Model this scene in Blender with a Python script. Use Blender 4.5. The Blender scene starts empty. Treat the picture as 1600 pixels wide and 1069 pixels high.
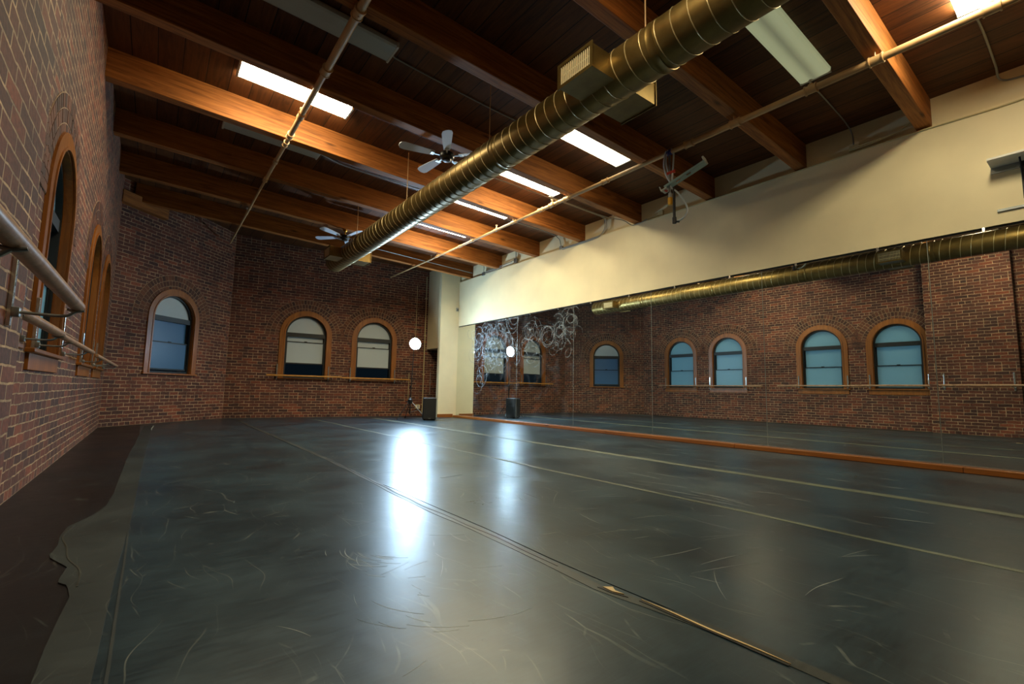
import bpy, bmesh, math, random
from mathutils import Vector, Matrix
random.seed(7)
S = bpy.context.scene
COL = S.collection
PI = math.pi
H = 0.75                      # camera height; all "Z" below are measured from the floor

# ------------------------------------------------------------------ materials
def lin(c):
    return tuple((v/255/12.92 if v/255 <= .04045 else ((v/255+.055)/1.055)**2.4) for v in c) + (1,)

def new_mat(name):
    m = bpy.data.materials.new(name); m.use_nodes = True
    nt = m.node_tree
    return m, nt, nt.nodes['Principled BSDF']

def N(nt, t, **kw):
    n = nt.nodes.new(t)
    for k, v in kw.items():
        if k in n.inputs: n.inputs[k].default_value = v
        else: setattr(n, k, v)
    return n

def simple(name, c, rough=.5, metal=0., noise=0., nscale=8., bump=0., bscale=60., spec=.5, coat=0.):
    m, nt, b = new_mat(name)
    b.inputs['Base Color'].default_value = lin(c)
    b.inputs['Roughness'].default_value = rough
    b.inputs['Metallic'].default_value = metal
    b.inputs['Specular IOR Level'].default_value = spec
    b.inputs['Coat Weight'].default_value = coat
    tc = N(nt, 'ShaderNodeTexCoord')
    if noise:
        no = N(nt, 'ShaderNodeTexNoise', Scale=nscale, Detail=6.)
        nt.links.new(tc.outputs['Object'], no.inputs['Vector'])
        r = N(nt, 'ShaderNodeValToRGB')
        r.color_ramp.elements[0].position = .3; r.color_ramp.elements[1].position = .7
        r.color_ramp.elements[0].color = lin(tuple(v*(1-noise) for v in c))
        r.color_ramp.elements[1].color = lin(tuple(min(255, v*(1+noise)) for v in c))
        nt.links.new(no.outputs['Fac'], r.inputs['Fac']); nt.links.new(r.outputs['Color'], b.inputs['Base Color'])
    if bump:
        nb = N(nt, 'ShaderNodeTexNoise', Scale=bscale, Detail=4.)
        nt.links.new(tc.outputs['Object'], nb.inputs['Vector'])
        bp = N(nt, 'ShaderNodeBump', Strength=bump, Distance=.01)
        nt.links.new(nb.outputs['Fac'], bp.inputs['Height']); nt.links.new(bp.outputs['Normal'], b.inputs['Normal'])
    return m

def emit(name, c, s, tubes=False):
    m, nt, b = new_mat(name)
    b.inputs['Base Color'].default_value = (.8, .8, .75, 1)
    b.inputs['Emission Color'].default_value = lin(c)
    b.inputs['Emission Strength'].default_value = s
    if tubes:   # two tubes behind a diffusing lens: brighter along the tubes
        tc = N(nt, 'ShaderNodeTexCoord'); sx = N(nt, 'ShaderNodeSeparateXYZ')
        nt.links.new(tc.outputs['Object'], sx.inputs[0])
        ab = N(nt, 'ShaderNodeMath', operation='ABSOLUTE'); nt.links.new(sx.outputs['Y'], ab.inputs[0])
        mr = N(nt, 'ShaderNodeMapRange'); nt.links.new(ab.outputs[0], mr.inputs['Value'])
        mr.inputs['From Min'].default_value = 0; mr.inputs['From Max'].default_value = .07
        mr.inputs['To Min'].default_value = s*.45; mr.inputs['To Max'].default_value = s
        nt.links.new(mr.outputs[0], b.inputs['Emission Strength'])
    return m

def brick_mat(name, dark=1.0):
    m, nt, b = new_mat(name)
    L = nt.links
    uv = N(nt, 'ShaderNodeUVMap')
    no = N(nt, 'ShaderNodeTexNoise', Scale=9., Detail=3.)
    L.new(uv.outputs['UV'], no.inputs['Vector'])
    sub = N(nt, 'ShaderNodeVectorMath', operation='SUBTRACT'); L.new(no.outputs['Color'], sub.inputs[0]); sub.inputs[1].default_value = (.5, .5, .5)
    sc = N(nt, 'ShaderNodeVectorMath', operation='SCALE'); L.new(sub.outputs[0], sc.inputs[0]); sc.inputs['Scale'].default_value = .022
    ad = N(nt, 'ShaderNodeVectorMath', operation='ADD'); L.new(uv.outputs['UV'], ad.inputs[0]); L.new(sc.outputs[0], ad.inputs[1])
    bt = N(nt, 'ShaderNodeTexBrick'); bt.offset = .5; bt.squash = .5; bt.squash_frequency = 7
    L.new(ad.outputs[0], bt.inputs['Vector'])
    bt.inputs['Color1'].default_value = (0, 0, 0, 1); bt.inputs['Color2'].default_value = (1, 1, 1, 1); bt.inputs['Mortar'].default_value = (.5, .5, .5, 1)
    bt.inputs['Scale'].default_value = 1; bt.inputs['Mortar Size'].default_value = .0056; bt.inputs['Mortar Smooth'].default_value = .25
    bt.inputs['Brick Width'].default_value = .212; bt.inputs['Row Height'].default_value = .0675; bt.inputs['Bias'].default_value = 0
    r = N(nt, 'ShaderNodeValToRGB'); cr = r.color_ramp
    cr.elements[0].position = 0; cr.elements[0].color = lin((64, 38, 32))
    cr.elements[1].position = 1; cr.elements[1].color = lin((126, 66, 42))
    for p_, c_ in ((.2, (80, 46, 36)), (.5, (92, 51, 38)), (.8, (106, 57, 40))):
        e = cr.elements.new(p_); e.color = lin(c_)
    L.new(bt.outputs['Color'], r.inputs['Fac'])
    # broad colour drift and small mottling
    n1 = N(nt, 'ShaderNodeTexNoise', Scale=1.1, Detail=4.); L.new(uv.outputs['UV'], n1.inputs['Vector'])
    n2 = N(nt, 'ShaderNodeTexNoise', Scale=38., Detail=5.); L.new(uv.outputs['UV'], n2.inputs['Vector'])
    a = N(nt, 'ShaderNodeMath', operation='ADD'); L.new(n1.outputs['Fac'], a.inputs[0]); L.new(n2.outputs['Fac'], a.inputs[1])
    mr = N(nt, 'ShaderNodeMapRange'); L.new(a.outputs[0], mr.inputs['Value'])
    mr.inputs['From Min'].default_value = .7; mr.inputs['From Max'].default_value = 1.3
    mr.inputs['To Min'].default_value = .5*dark; mr.inputs['To Max'].default_value = 1.4*dark
    mul = N(nt, 'ShaderNodeVectorMath', operation='SCALE'); L.new(r.outputs['Color'], mul.inputs[0]); L.new(mr.outputs[0], mul.inputs['Scale'])
    mo = N(nt, 'ShaderNodeMix', data_type='RGBA'); L.new(bt.outputs['Fac'], mo.inputs['Factor']); L.new(mul.outputs[0], mo.inputs['A'])
    
    nm = N(nt, 'ShaderNodeTexNoise', Scale=4.5, Detail=5., Roughness=.7); L.new(uv.outputs['UV'], nm.inputs['Vector'])
    rm = N(nt, 'ShaderNodeValToRGB'); rm.color_ramp.elements[0].position = .36; rm.color_ramp.elements[0].color = lin((108, 88, 74)); rm.color_ramp.elements[1].position = .66; rm.color_ramp.elements[1].color = lin((204, 172, 134))
    L.new(nm.outputs['Fac'], rm.inputs['Fac']); L.new(rm.outputs['Color'], mo.inputs['B'])
    # old paler patches of plaster dust
    n3 = N(nt, 'ShaderNodeTexNoise', Scale=2.3, Detail=8., Roughness=.65); L.new(uv.outputs['UV'], n3.inputs['Vector'])
    m3 = N(nt, 'ShaderNodeMapRange'); L.new(n3.outputs['Fac'], m3.inputs['Value'])
    m3.inputs['From Min'].default_value = .6; m3.inputs['From Max'].default_value = .8; m3.inputs['To Max'].default_value = .35
    mp = N(nt, 'ShaderNodeMix', data_type='RGBA'); L.new(m3.outputs[0], mp.inputs['Factor']); L.new(mo.outputs['Result'], mp.inputs['A']); mp.inputs['B'].default_value = lin((150, 116, 88))
    L.new(mp.outputs['Result'], b.inputs['Base Color'])
    b.inputs['Roughness'].default_value = .82
    inv = N(nt, 'ShaderNodeMath', operation='SUBTRACT'); inv.inputs[0].default_value = 1; L.new(bt.outputs['Fac'], inv.inputs[1])
    h = N(nt, 'ShaderNodeMath', operation='MULTIPLY_ADD'); L.new(n2.outputs['Fac'], h.inputs[0]); h.inputs[1].default_value = .35; L.new(inv.outputs[0], h.inputs[2])
    h2 = N(nt, 'ShaderNodeMath', operation='MULTIPLY_ADD'); L.new(bt.outputs['Color'], h2.inputs[0]); h2.inputs[1].default_value = .25; L.new(h.outputs[0], h2.inputs[2])
    bp = N(nt, 'ShaderNodeBump', Strength=.85, Distance=.008); L.new(h2.outputs[0], bp.inputs['Height']); L.new(bp.outputs['Normal'], b.inputs['Normal'])
    return m

def voussoir_mat():
    m, nt, b = new_mat('arch_brick'); L = nt.links
    g = N(nt, 'ShaderNodeNewGeometry'); r = N(nt, 'ShaderNodeValToRGB'); cr = r.color_ramp
    cr.elements[0].color = lin((64, 40, 32)); cr.elements[1].color = lin((112, 68, 46))
    L.new(g.outputs['Random Per Island'], r.inputs['Fac'])
    tc = N(nt, 'ShaderNodeTexCoord'); n2 = N(nt, 'ShaderNodeTexNoise', Scale=40., Detail=5.); L.new(tc.outputs['Object'], n2.inputs['Vector'])
    mr = N(nt, 'ShaderNodeMapRange'); L.new(n2.outputs['Fac'], mr.inputs['Value']); mr.inputs['To Min'].default_value = .5; mr.inputs['To Max'].default_value = 1.4
    mul = N(nt, 'ShaderNodeVectorMath', operation='SCALE'); L.new(r.outputs['Color'], mul.inputs[0]); L.new(mr.outputs[0], mul.inputs['Scale'])
    L.new(mul.outputs[0], b.inputs['Base Color']); b.inputs['Roughness'].default_value = .85
    bp = N(nt, 'ShaderNodeBump', Strength=.6, Distance=.006); L.new(n2.outputs['Fac'], bp.inputs['Height']); L.new(bp.outputs['Normal'], b.inputs['Normal'])
    return m

def wood_mat(name, c0, c1, axis=0, rough=.5, ring=1.0, knots=True, spec=.4):
    """grain runs along the object's local axis"""
    m, nt, b = new_mat(name); L = nt.links
    tc = N(nt, 'ShaderNodeTexCoord'); oi = N(nt, 'ShaderNodeObjectInfo')
    mp = N(nt, 'ShaderNodeMapping')
    s = [9., 9., 9.]; s[axis] = .55; mp.inputs['Scale'].default_value = s
    L.new(tc.outputs['Object'], mp.inputs['Vector'])
    cx = N(nt, 'ShaderNodeCombineXYZ')
    mm = N(nt, 'ShaderNodeMath', operation='MULTIPLY'); L.new(oi.outputs['Random'], mm.inputs[0]); mm.inputs[1].default_value = 37
    for i in range(3): L.new(mm.outputs[0], cx.inputs[i])
    L.new(cx.outputs[0], mp.inputs['Location'])
    n1 = N(nt, 'ShaderNodeTexNoise', Scale=1.6, Detail=7., Roughness=.6, Distortion=1.6*ring); L.new(mp.outputs[0], n1.inputs['Vector'])
    n2 = N(nt, 'ShaderNodeTexNoise', Scale=9., Detail=4.); L.new(mp.outputs[0], n2.inputs['Vector'])
    a = N(nt, 'ShaderNodeMath', operation='MULTIPLY_ADD'); L.new(n2.outputs['Fac'], a.inputs[0]); a.inputs[1].default_value = .35; L.new(n1.outputs['Fac'], a.inputs[2])
    r = N(nt, 'ShaderNodeValToRGB'); cr = r.color_ramp
    cr.elements[0].position = .45; cr.elements[0].color = lin(c0); cr.elements[1].position = .88; cr.elements[1].color = lin(c1)
    L.new(a.outputs[0], r.inputs['Fac'])
    out = r.outputs['Color']
    if knots:
        vo = N(nt, 'ShaderNodeTexVoronoi', Scale=1.); m2 = N(nt, 'ShaderNodeMapping'); s2 = [4.5]*3; s2[axis] = 1.3; m2.inputs['Scale'].default_value = s2
        L.new(tc.outputs['Object'], m2.inputs['Vector']); L.new(cx.outputs[0], m2.inputs['Location']); L.new(m2.outputs[0], vo.inputs['Vector'])
        mr = N(nt, 'ShaderNodeMapRange'); L.new(vo.outputs['Distance'], mr.inputs['Value'])
        mr.inputs['From Min'].default_value = .03; mr.inputs['From Max'].default_value = .14; mr.inputs['To Min'].default_value = .35; mr.inputs['To Max'].default_value = 1
        mu = N(nt, 'ShaderNodeVectorMath', operation='SCALE'); L.new(out, mu.inputs[0]); L.new(mr.outputs[0], mu.inputs['Scale']); out = mu.outputs[0]
    L.new(out, b.inputs['Base Color']); b.inputs['Roughness'].default_value = rough; b.inputs['Specular IOR Level'].default_value = spec
    bp = N(nt, 'ShaderNodeBump', Strength=.15, Distance=.004); L.new(n2.outputs['Fac'], bp.inputs['Height']); L.new(bp.outputs['Normal'], b.inputs['Normal'])
    return m

def plank_mat():
    m, nt, b = new_mat('ceiling_planks'); L = nt.links
    uv = N(nt, 'ShaderNodeUVMap')
    bt = N(nt, 'ShaderNodeTexBrick'); bt.offset = .37; bt.squash = 1
    L.new(uv.outputs['UV'], bt.inputs['Vector'])
    bt.inputs['Color1'].default_value = (0, 0, 0, 1); bt.inputs['Color2'].default_value = (1, 1, 1, 1)
    for k, v in (('Scale', 1), ('Mortar Size', .0055), ('Mortar Smooth', .2), ('Brick Width', 4.3), ('Row Height', .232), ('Bias', 0)): bt.inputs[k].default_value = v
    mp = N(nt, 'ShaderNodeMapping'); mp.inputs['Scale'].default_value = (.8, 9, 9); L.new(uv.outputs['UV'], mp.inputs['Vector'])
    n1 = N(nt, 'ShaderNodeTexNoise', Scale=1.7, Detail=8., Roughness=.62, Distortion=1.5); L.new(mp.outputs[0], n1.inputs['Vector'])
    a = N(nt, 'ShaderNodeMath', operation='MULTIPLY_ADD'); L.new(bt.outputs['Color'], a.inputs[0]); a.inputs[1].default_value = .3; L.new(n1.outputs['Fac'], a.inputs[2])
    r = N(nt, 'ShaderNodeValToRGB'); cr = r.color_ramp
    cr.elements[0].position = .35; cr.elements[0].color = lin((54, 30, 17)); cr.elements[1].position = .95; cr.elements[1].color = lin((112, 68, 35))
    L.new(a.outputs[0], r.inputs['Fac'])
    mo = N(nt, 'ShaderNodeMix', data_type='RGBA'); L.new(bt.outputs['Fac'], mo.inputs['Factor']); L.new(r.outputs['Color'], mo.inputs['A']); mo.inputs['B'].default_value = lin((18, 9, 6))
    L.new(mo.outputs['Result'], b.inputs['Base Color']); b.inputs['Roughness'].default_value = .55; b.inputs['Specular IOR Level'].default_value = .3
    inv = N(nt, 'ShaderNodeMath', operation='SUBTRACT'); inv.inputs[0].default_value = 1; L.new(bt.outputs['Fac'], inv.inputs[1])
    bp = N(nt, 'ShaderNodeBump', Strength=.8, Distance=.006); L.new(inv.outputs[0], bp.inputs['Height']); L.new(bp.outputs['Normal'], b.inputs['Normal'])
    return m

def vinyl_mat(name, c0, c1, r0, r1, scratch=.5):
    m, nt, b = new_mat(name); L = nt.links
    tc = N(nt, 'ShaderNodeTexCoord')
    n1 = N(nt, 'ShaderNodeTexNoise', Scale=1.3, Detail=9., Roughness=.62); L.new(tc.outputs['Object'], n1.inputs['Vector'])
    # dragged, smeared wear, mostly across the strips
    mp = N(nt, 'ShaderNodeMapping'); mp.inputs['Scale'].default_value = (3, 26, 1); mp.inputs['Rotation'].default_value = (0, 0, .55); L.new(tc.outputs['Object'], mp.inputs['Vector'])
    n2 = N(nt, 'ShaderNodeTexNoise', Scale=2.5, Detail=8., Roughness=.7, Distortion=.6); L.new(mp.outputs[0], n2.inputs['Vector'])
    a = N(nt, 'ShaderNodeMath', operation='MULTIPLY_ADD'); L.new(n2.outputs['Fac'], a.inputs[0]); a.inputs[1].default_value = .5; L.new(n1.outputs['Fac'], a.inputs[2])
    r = N(nt, 'ShaderNodeValToRGB'); cr = r.color_ramp
    cr.elements[0].position = .58; cr.elements[0].color = lin(c0); cr.elements[1].position = .92; cr.elements[1].color = lin(c1)
    L.new(a.outputs[0], r.inputs['Fac'])
    # fine hairline scratches: thin edges of stretched cells
    out = r.outputs['Color']
    for rot, sc_, off in ((.9, (6., 1.1, 1.), 3.), (-.35, (7., .9, 1.), 11.), (2.1, (5., .8, 1.), 23.)):
        m2 = N(nt, 'ShaderNodeMapping'); m2.inputs['Scale'].default_value = sc_; m2.inputs['Rotation'].default_value = (0, 0, rot); m2.inputs['Location'].default_value = (off, off, 0)
        nw = N(nt, 'ShaderNodeTexNoise', Scale=1.1, Detail=2.); L.new(tc.outputs['Object'], nw.inputs['Vector'])
        ad = N(nt, 'ShaderNodeVectorMath', operation='MULTIPLY_ADD'); L.new(nw.outputs['Color'], ad.inputs[0]); ad.inputs[1].default_value = (.5, .5, 0); L.new(tc.outputs['Object'], ad.inputs[2])
        L.new(ad.outputs[0], m2.inputs['Vector'])
        v = N(nt, 'ShaderNodeTexVoronoi', feature='DISTANCE_TO_EDGE', Scale=1.); L.new(m2.outputs[0], v.inputs['Vector'])
        lt = N(nt, 'ShaderNodeMath', operation='LESS_THAN'); L.new(v.outputs['Distance'], lt.inputs[0]); lt.inputs[1].default_value = .006
        nm = N(nt, 'ShaderNodeTexNoise', Scale=2.2, Detail=3.); L.new(m2.outputs[0], nm.inputs['Vector'])
        gt = N(nt, 'ShaderNodeMapRange'); L.new(nm.outputs['Fac'], gt.inputs['Value']); gt.inputs['From Min'].default_value = .52; gt.inputs['From Max'].default_value = .7; gt.inputs['To Max'].default_value = scratch
        mu = N(nt, 'ShaderNodeMath', operation='MULTIPLY'); L.new(lt.outputs[0], mu.inputs[0]); L.new(gt.outputs[0], mu.inputs[1])
        mx = N(nt, 'ShaderNodeMix', data_type='RGBA'); L.new(mu.outputs[0], mx.inputs['Factor']); L.new(out, mx.inputs['A']); mx.inputs['B'].default_value = lin((120, 126, 120)); out = mx.outputs['Result']
    L.new(out, b.inputs['Base Color'])
    mr = N(nt, 'ShaderNodeMapRange'); L.new(a.outputs[0], mr.inputs['Value']); mr.inputs['From Min'].default_value = .5; mr.inputs['From Max'].default_value = 1.; mr.inputs['To Min'].default_value = r0; mr.inputs['To Max'].default_value = r1
    L.new(mr.outputs[0], b.inputs['Roughness']); b.inputs['Specular IOR Level'].default_value = .45; b.inputs['Specular Tint'].default_value = (.8, .94, 1, 1)
    # soft ripples of the loose sheet and its grain
    n4 = N(nt, 'ShaderNodeTexNoise', Scale=5., Detail=2.); L.new(tc.outputs['Object'], n4.inputs['Vector'])
    hh = N(nt, 'ShaderNodeMath', operation='MULTIPLY_ADD'); L.new(n2.outputs['Fac'], hh.inputs[0]); hh.inputs[1].default_value = .10; L.new(n4.outputs['Fac'], hh.inputs[2])
    bp = N(nt, 'ShaderNodeBump', Strength=.35, Distance=.005); L.new(hh.outputs[0], bp.inputs['Height']); L.new(bp.outputs['Normal'], b.inputs['Normal'])
    return m

def mirror_mat(name, smudge):
    m, nt, b = new_mat(name); L = nt.links
    b.inputs['Base Color'].default_value = (.80, .84, .80, 1); b.inputs['Metallic'].default_value = 1; b.inputs['Roughness'].default_value = 0.0
    d = N(nt, 'ShaderNodeBsdfPrincipled'); d.inputs['Base Color'].default_value = lin((205, 215, 220)); d.inputs['Roughness'].default_value = .6
    mix = N(nt, 'ShaderNodeMixShader'); L.new(b.outputs[0], mix.inputs[1]); L.new(d.outputs[0], mix.inputs[2])
    tc = N(nt, 'ShaderNodeTexCoord')
    n = N(nt, 'ShaderNodeTexNoise', Scale=2.1, Detail=6., Roughness=.6, Distortion=1.); L.new(tc.outputs['Object'], n.inputs['Vector'])
    mr = N(nt, 'ShaderNodeMapRange'); L.new(n.outputs['Fac'], mr.inputs['Value']); mr.inputs['From Min'].default_value = .5; mr.inputs['From Max'].default_value = .8
    mr.inputs['To Min'].default_value = .004; mr.inputs['To Max'].default_value = .02 + .06*smudge
    fac = mr.outputs[0]
    L.new(fac, mix.inputs[0]); L.new(mix.outputs[0], nt.nodes['Material Output'].inputs[0])
    return m

def glass_mat():
    m, nt, b = new_mat('clear_glass'); L = nt.links
    t = N(nt, 'ShaderNodeBsdfTransparent'); t.inputs[0].default_value = (.75, .82, .85, 1)
    g = N(nt, 'ShaderNodeBsdfGlossy'); g.inputs['Roughness'].default_value = .06; g.inputs[0].default_value = (.9, .95, 1, 1)
    d = N(nt, 'ShaderNodeBsdfDiffuse'); d.inputs[0].default_value = lin((150, 165, 180))
    fr = N(nt, 'ShaderNodeFresnel', IOR=1.9)
    mx = N(nt, 'ShaderNodeMixShader'); L.new(fr.outputs[0], mx.inputs[0]); L.new(t.outputs[0], mx.inputs[1]); L.new(g.outputs[0], mx.inputs[2])
    m2 = N(nt, 'ShaderNodeMixShader')
    tc = N(nt, 'ShaderNodeTexCoord'); n = N(nt, 'ShaderNodeTexNoise', Scale=6., Detail=5.); L.new(tc.outputs['Object'], n.inputs['Vector'])
    mr = N(nt, 'ShaderNodeMapRange'); L.new(n.outputs['Fac'], mr.inputs['Value']); mr.inputs['From Min'].default_value = .35; mr.inputs['From Max'].default_value = .75; mr.inputs['To Min'].default_value = .04; mr.inputs['To Max'].default_value = .3
    L.new(mr.outputs[0], m2.inputs[0]); L.new(mx.outputs[0], m2.inputs[1]); L.new(d.outputs[0], m2.inputs[2])
    L.new(m2.outputs[0], nt.nodes['Material Output'].inputs[0]); return m

def frosted_mat(name, c, tr):
    m, nt, b = new_mat(name); L = nt.links
    b.inputs['Base Color'].default_value = lin(c); b.inputs['Roughness'].default_value = .35
    t = N(nt, 'ShaderNodeBsdfTranslucent'); t.inputs[0].default_value = (.8, .95, 1, 1)
    mx = N(nt, 'ShaderNodeMixShader', Fac=tr); mx.inputs[0].default_value = tr
    L.new(b.outputs[0], mx.inputs[1]); L.new(t.outputs[0], mx.inputs[2]); L.new(mx.outputs[0], nt.nodes['Material Output'].inputs[0]); return m

def duct_mat():
    m, nt, b = new_mat('duct_metal'); L = nt.links
    tc = N(nt, 'ShaderNodeTexCoord'); n = N(nt, 'ShaderNodeTexNoise', Scale=5., Detail=7., Roughness=.6); L.new(tc.outputs['Object'], n.inputs['Vector'])
    r = N(nt, 'ShaderNodeValToRGB'); cr = r.color_ramp; cr.elements[0].position = .3; cr.elements[0].color = lin((112, 92, 50)); cr.elements[1].position = .75; cr.elements[1].color = lin((142, 120, 70))
    L.new(n.outputs['Fac'], r.inputs['Fac']); L.new(r.outputs[0], b.inputs['Base Color'])
    b.inputs['Metallic'].default_value = .8
    mr = N(nt, 'ShaderNodeMapRange'); L.new(n.outputs['Fac'], mr.inputs['Value']); mr.inputs['To Min'].default_value = .3; mr.inputs['To Max'].default_value = .48; L.new(mr.outputs[0], b.inputs['Roughness'])
    return m

M = dict(
    brick=brick_mat('brick_wall'), arch=voussoir_mat(),
    mortar=simple('mortar', (150, 124, 98), .9, noise=.15, nscale=30),
    plaster=simple('cream_paint', (228, 215, 174), .55, noise=.03, nscale=1.5, bump=.04, bscale=120),
    plank=plank_mat(),
    beam=wood_mat('beam_wood', (104, 60, 28), (174, 110, 52), rough=.6, spec=.2),
    casing=wood_mat('casing_wood', (116, 66, 22), (156, 96, 34), axis=1, rough=.38, knots=False, ring=.5),
    curb=wood_mat('curb_wood', (122, 68, 20), (162, 96, 34), rough=.45),
    barre=wood_mat('barre_wood', (140, 108, 82), (186, 150, 118), axis=1, rough=.35, knots=False, ring=.3),
    barre2=wood_mat('barre_wood_golden', (168, 112, 44), (206, 150, 72), axis=0, rough=.35, knots=False, ring=.3),
    floor=vinyl_mat('painted_floor', (6, 6, 11), (15, 15, 21), .3, .45, .2),
    vinyl=vinyl_mat('black_vinyl', (18, 32, 42), (42, 62, 72), .27, .38, .6),
    tape=vinyl_mat('grey_tape', (30, 36, 38), (48, 54, 54), .4, .55, .3),
    tape_pale=vinyl_mat('pale_tape', (74, 80, 68), (104, 110, 92), .4, .55, .3),
    tape_dark=vinyl_mat('dark_tape', (36, 38, 36), (66, 68, 62), .35, .5, .3),
    black=simple('black_plastic', (16, 17, 19), .5, bump=.1, bscale=200),
    grille_cloth=simple('speaker_grille', (10, 11, 13), .7, bump=.4, bscale=500),
    black_metal=simple('black_metal', (20, 21, 22), .4, .3),
    dark_frame=simple('dark_green_frame', (9, 16, 17), .5),
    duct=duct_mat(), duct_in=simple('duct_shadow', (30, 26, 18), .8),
    louver=simple('cream_louver', (214, 200, 160), .5),
    seam=simple('duct_seam', (206, 188, 140), .45, .6),
    steel=simple('galvanised', (150, 156, 156), .35, .85, noise=.08), chrome=simple('chrome_strip', (205, 208, 205), .22, .9),
    conduit=simple('conduit_grey', (150, 152, 146), .45, .5), conduit_cream=simple('conduit_cream', (196, 182, 134), .5),
    brass=simple('brass', (176, 132, 52), .3, .9),
    pipe=simple('painted_pipe', (192, 156, 108), .5, noise=.05), pipe_cream=simple('cream_pipe', (186, 170, 128), .45),
    blade=simple('fan_blade', (215, 222, 234), .45, spec=.4),
    housing=simple('fixture_housing', (196, 190, 176), .5),
    lens_on=emit('lens_lit', (255, 240, 200), 62.), lens_mid=emit('lens_tubes', (255, 242, 205), 9., True),
    lens_low=emit('lens_weak', (226, 236, 180), .28, True), lens_off=simple('lens_off', (176, 182, 176), .3),
    led=emit('work_lamp', (190, 226, 255), 900.),
    mirror=mirror_mat('mirror_clean', 0.), mirror_s=mirror_mat('mirror_smeared', 1.0), mirror_m=mirror_mat('mirror_hazy', .8),
    mirror_edge=simple('mirror_edge', (150, 158, 150), .35, .2),
    glass=glass_mat(), frost=frosted_mat('frosted_white', (196, 206, 206), .25), pane_reflection=frosted_mat('pane_blue_reflection', (58, 104, 150), .3), frost_blue=frosted_mat('frosted_blue', (130, 176, 190), .5),  # angled wall's sash panes: bluish reflection painted into the base colour
    blue=simple('blue_tape', (30, 50, 150), .4), red=simple('red_plastic', (190, 50, 30), .4), yellow=simple('yellow_plug', (230, 170, 30), .4),
    strut=simple('pale_blue_steel', (150, 180, 184), .4, .3), white=simple('white_plastic', (205, 205, 196), .45),
    clear=simple('clear_hose', (190, 200, 206), .15, 0, spec=.8), rubber=simple('black_rubber', (14, 14, 15), .5),
    bare=simple('bare_underlay', (206, 178, 124), .6), scuff=simple('scuff', (150, 158, 152), .5), debris=simple('debris', (190, 190, 180), .6),
    outside=simple('sky_blocker_dark', (6, 7, 12), .9),
)

# ------------------------------------------------------------------ helpers
def uv_box(me):
    uvl = me.uv_layers.new(name='UVMap')
    for p in me.polygons:
        n = p.normal; ax = max(range(3), key=lambda i: abs(n[i]))
        for li in p.loop_indices:
            c = me.vertices[me.loops[li].vertex_index].co
            uvl.data[li].uv = (c.y, c.z) if ax == 0 else ((c.x, c.z) if ax == 1 else (c.x, c.y))

def link_mesh(name, bm, mat, parent=None, smooth=False, mw=None, uv=None):
    bmesh.ops.recalc_face_normals(bm, faces=bm.faces)
    me = bpy.data.meshes.new(name); bm.to_mesh(me); bm.free()
    me.materials.append(mat)
    if uv: uv(me)
    else: uv_box(me)
    if smooth:
        for p in me.polygons: p.use_smooth = True
        try: me.set_sharp_from_angle(angle=math.radians(40))
        except Exception: pass
    o = bpy.data.objects.new(name, me); COL.objects.link(o)
    if parent: o.parent = parent
    if mw is not None: o.matrix_local = mw
    return o

def tag(o, label=None, cat=None, group=None, kind=None):
    if label: o['label'] = label
    if cat: o['category'] = cat
    if group: o['group'] = group
    if kind: o['kind'] = kind
    return o

def empty(name, loc=(0, 0, 0), mat=None):
    o = bpy.data.objects.new(name, None); COL.objects.link(o); o.empty_display_size = .1
    if mat is not None: o.matrix_world = mat
    else: o.location = loc
    return o

def box(bm, lo, hi, bevel=0, m=None):
    r = bmesh.ops.create_cube(bm, size=1)
    vs = r['verts']
    for v in vs:
        v.co = Vector((lo[i] + (hi[i]-lo[i])*(v.co[i]+.5) for i in range(3)))
    if bevel:
        es = list({e for v in vs for e in v.link_edges})
        rr = bmesh.ops.bevel(bm, geom=es, offset=bevel, segments=2, affect='EDGES', profile=.5)
        vs = list({v for f in rr['faces'] for v in f.verts} | {v for v in vs if v.is_valid})
    if m is not None: bmesh.ops.transform(bm, matrix=m, verts=vs)
    return vs

def tube(bm, pts, r, seg=12, cap=True, r2=None):
    pts = [Vector(p) for p in pts]; n = len(pts); rings = []
    t0 = (pts[1]-pts[0]).normalized()
    up = Vector((0, 0, 1)) if abs(t0.z) < .9 else Vector((1, 0, 0))
    a = t0.cross(up).normalized()
    for i, p in enumerate(pts):
        if i == 0: t = pts[1]-pts[0]
        elif i == n-1: t = pts[-1]-pts[-2]
        else: t = (pts[i+1]-pts[i]).normalized() + (pts[i]-pts[i-1]).normalized()
        t.normalize()
        a = (a - t*a.dot(t)).normalized(); b = t.cross(a)
        rr = r if r2 is None else r + (r2-r)*i/(n-1)
        rings.append([bm.verts.new(p + (a*math.cos(2*PI*k/seg) + b*math.sin(2*PI*k/seg))*rr) for k in range(seg)])
    for i in range(n-1):
        for k in range(seg):
            bm.faces.new((rings[i][k], rings[i][(k+1) % seg], rings[i+1][(k+1) % seg], rings[i+1][k]))
    if cap: bm.faces.new(rings[0][::-1]); bm.faces.new(rings[-1])

def lathe(bm, prof, seg=24, m=None):
    """profile of (radius, z) spun round z"""
    rings = []
    for r, z in prof:
        if r < 1e-5: rings.append([bm.verts.new((0, 0, z))])
        else: rings.append([bm.verts.new((r*math.cos(2*PI*k/seg), r*math.sin(2*PI*k/seg), z)) for k in range(seg)])
    for a, b in zip(rings, rings[1:]):
        for k in range(seg):
            k2 = (k+1) % seg
            if len(a) == 1 and len(b) == 1: continue
            if len(a) == 1: bm.faces.new((a[0], b[k2], b[k]))
            elif len(b) == 1: bm.faces.new((a[k], a[k2], b[0]))
            else: bm.faces.new((a[k], a[k2], b[k2], b[k]))
    vs = [v for rg in rings for v in rg]
    if m is not None: bmesh.ops.transform(bm, matrix=m, verts=vs)

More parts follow.
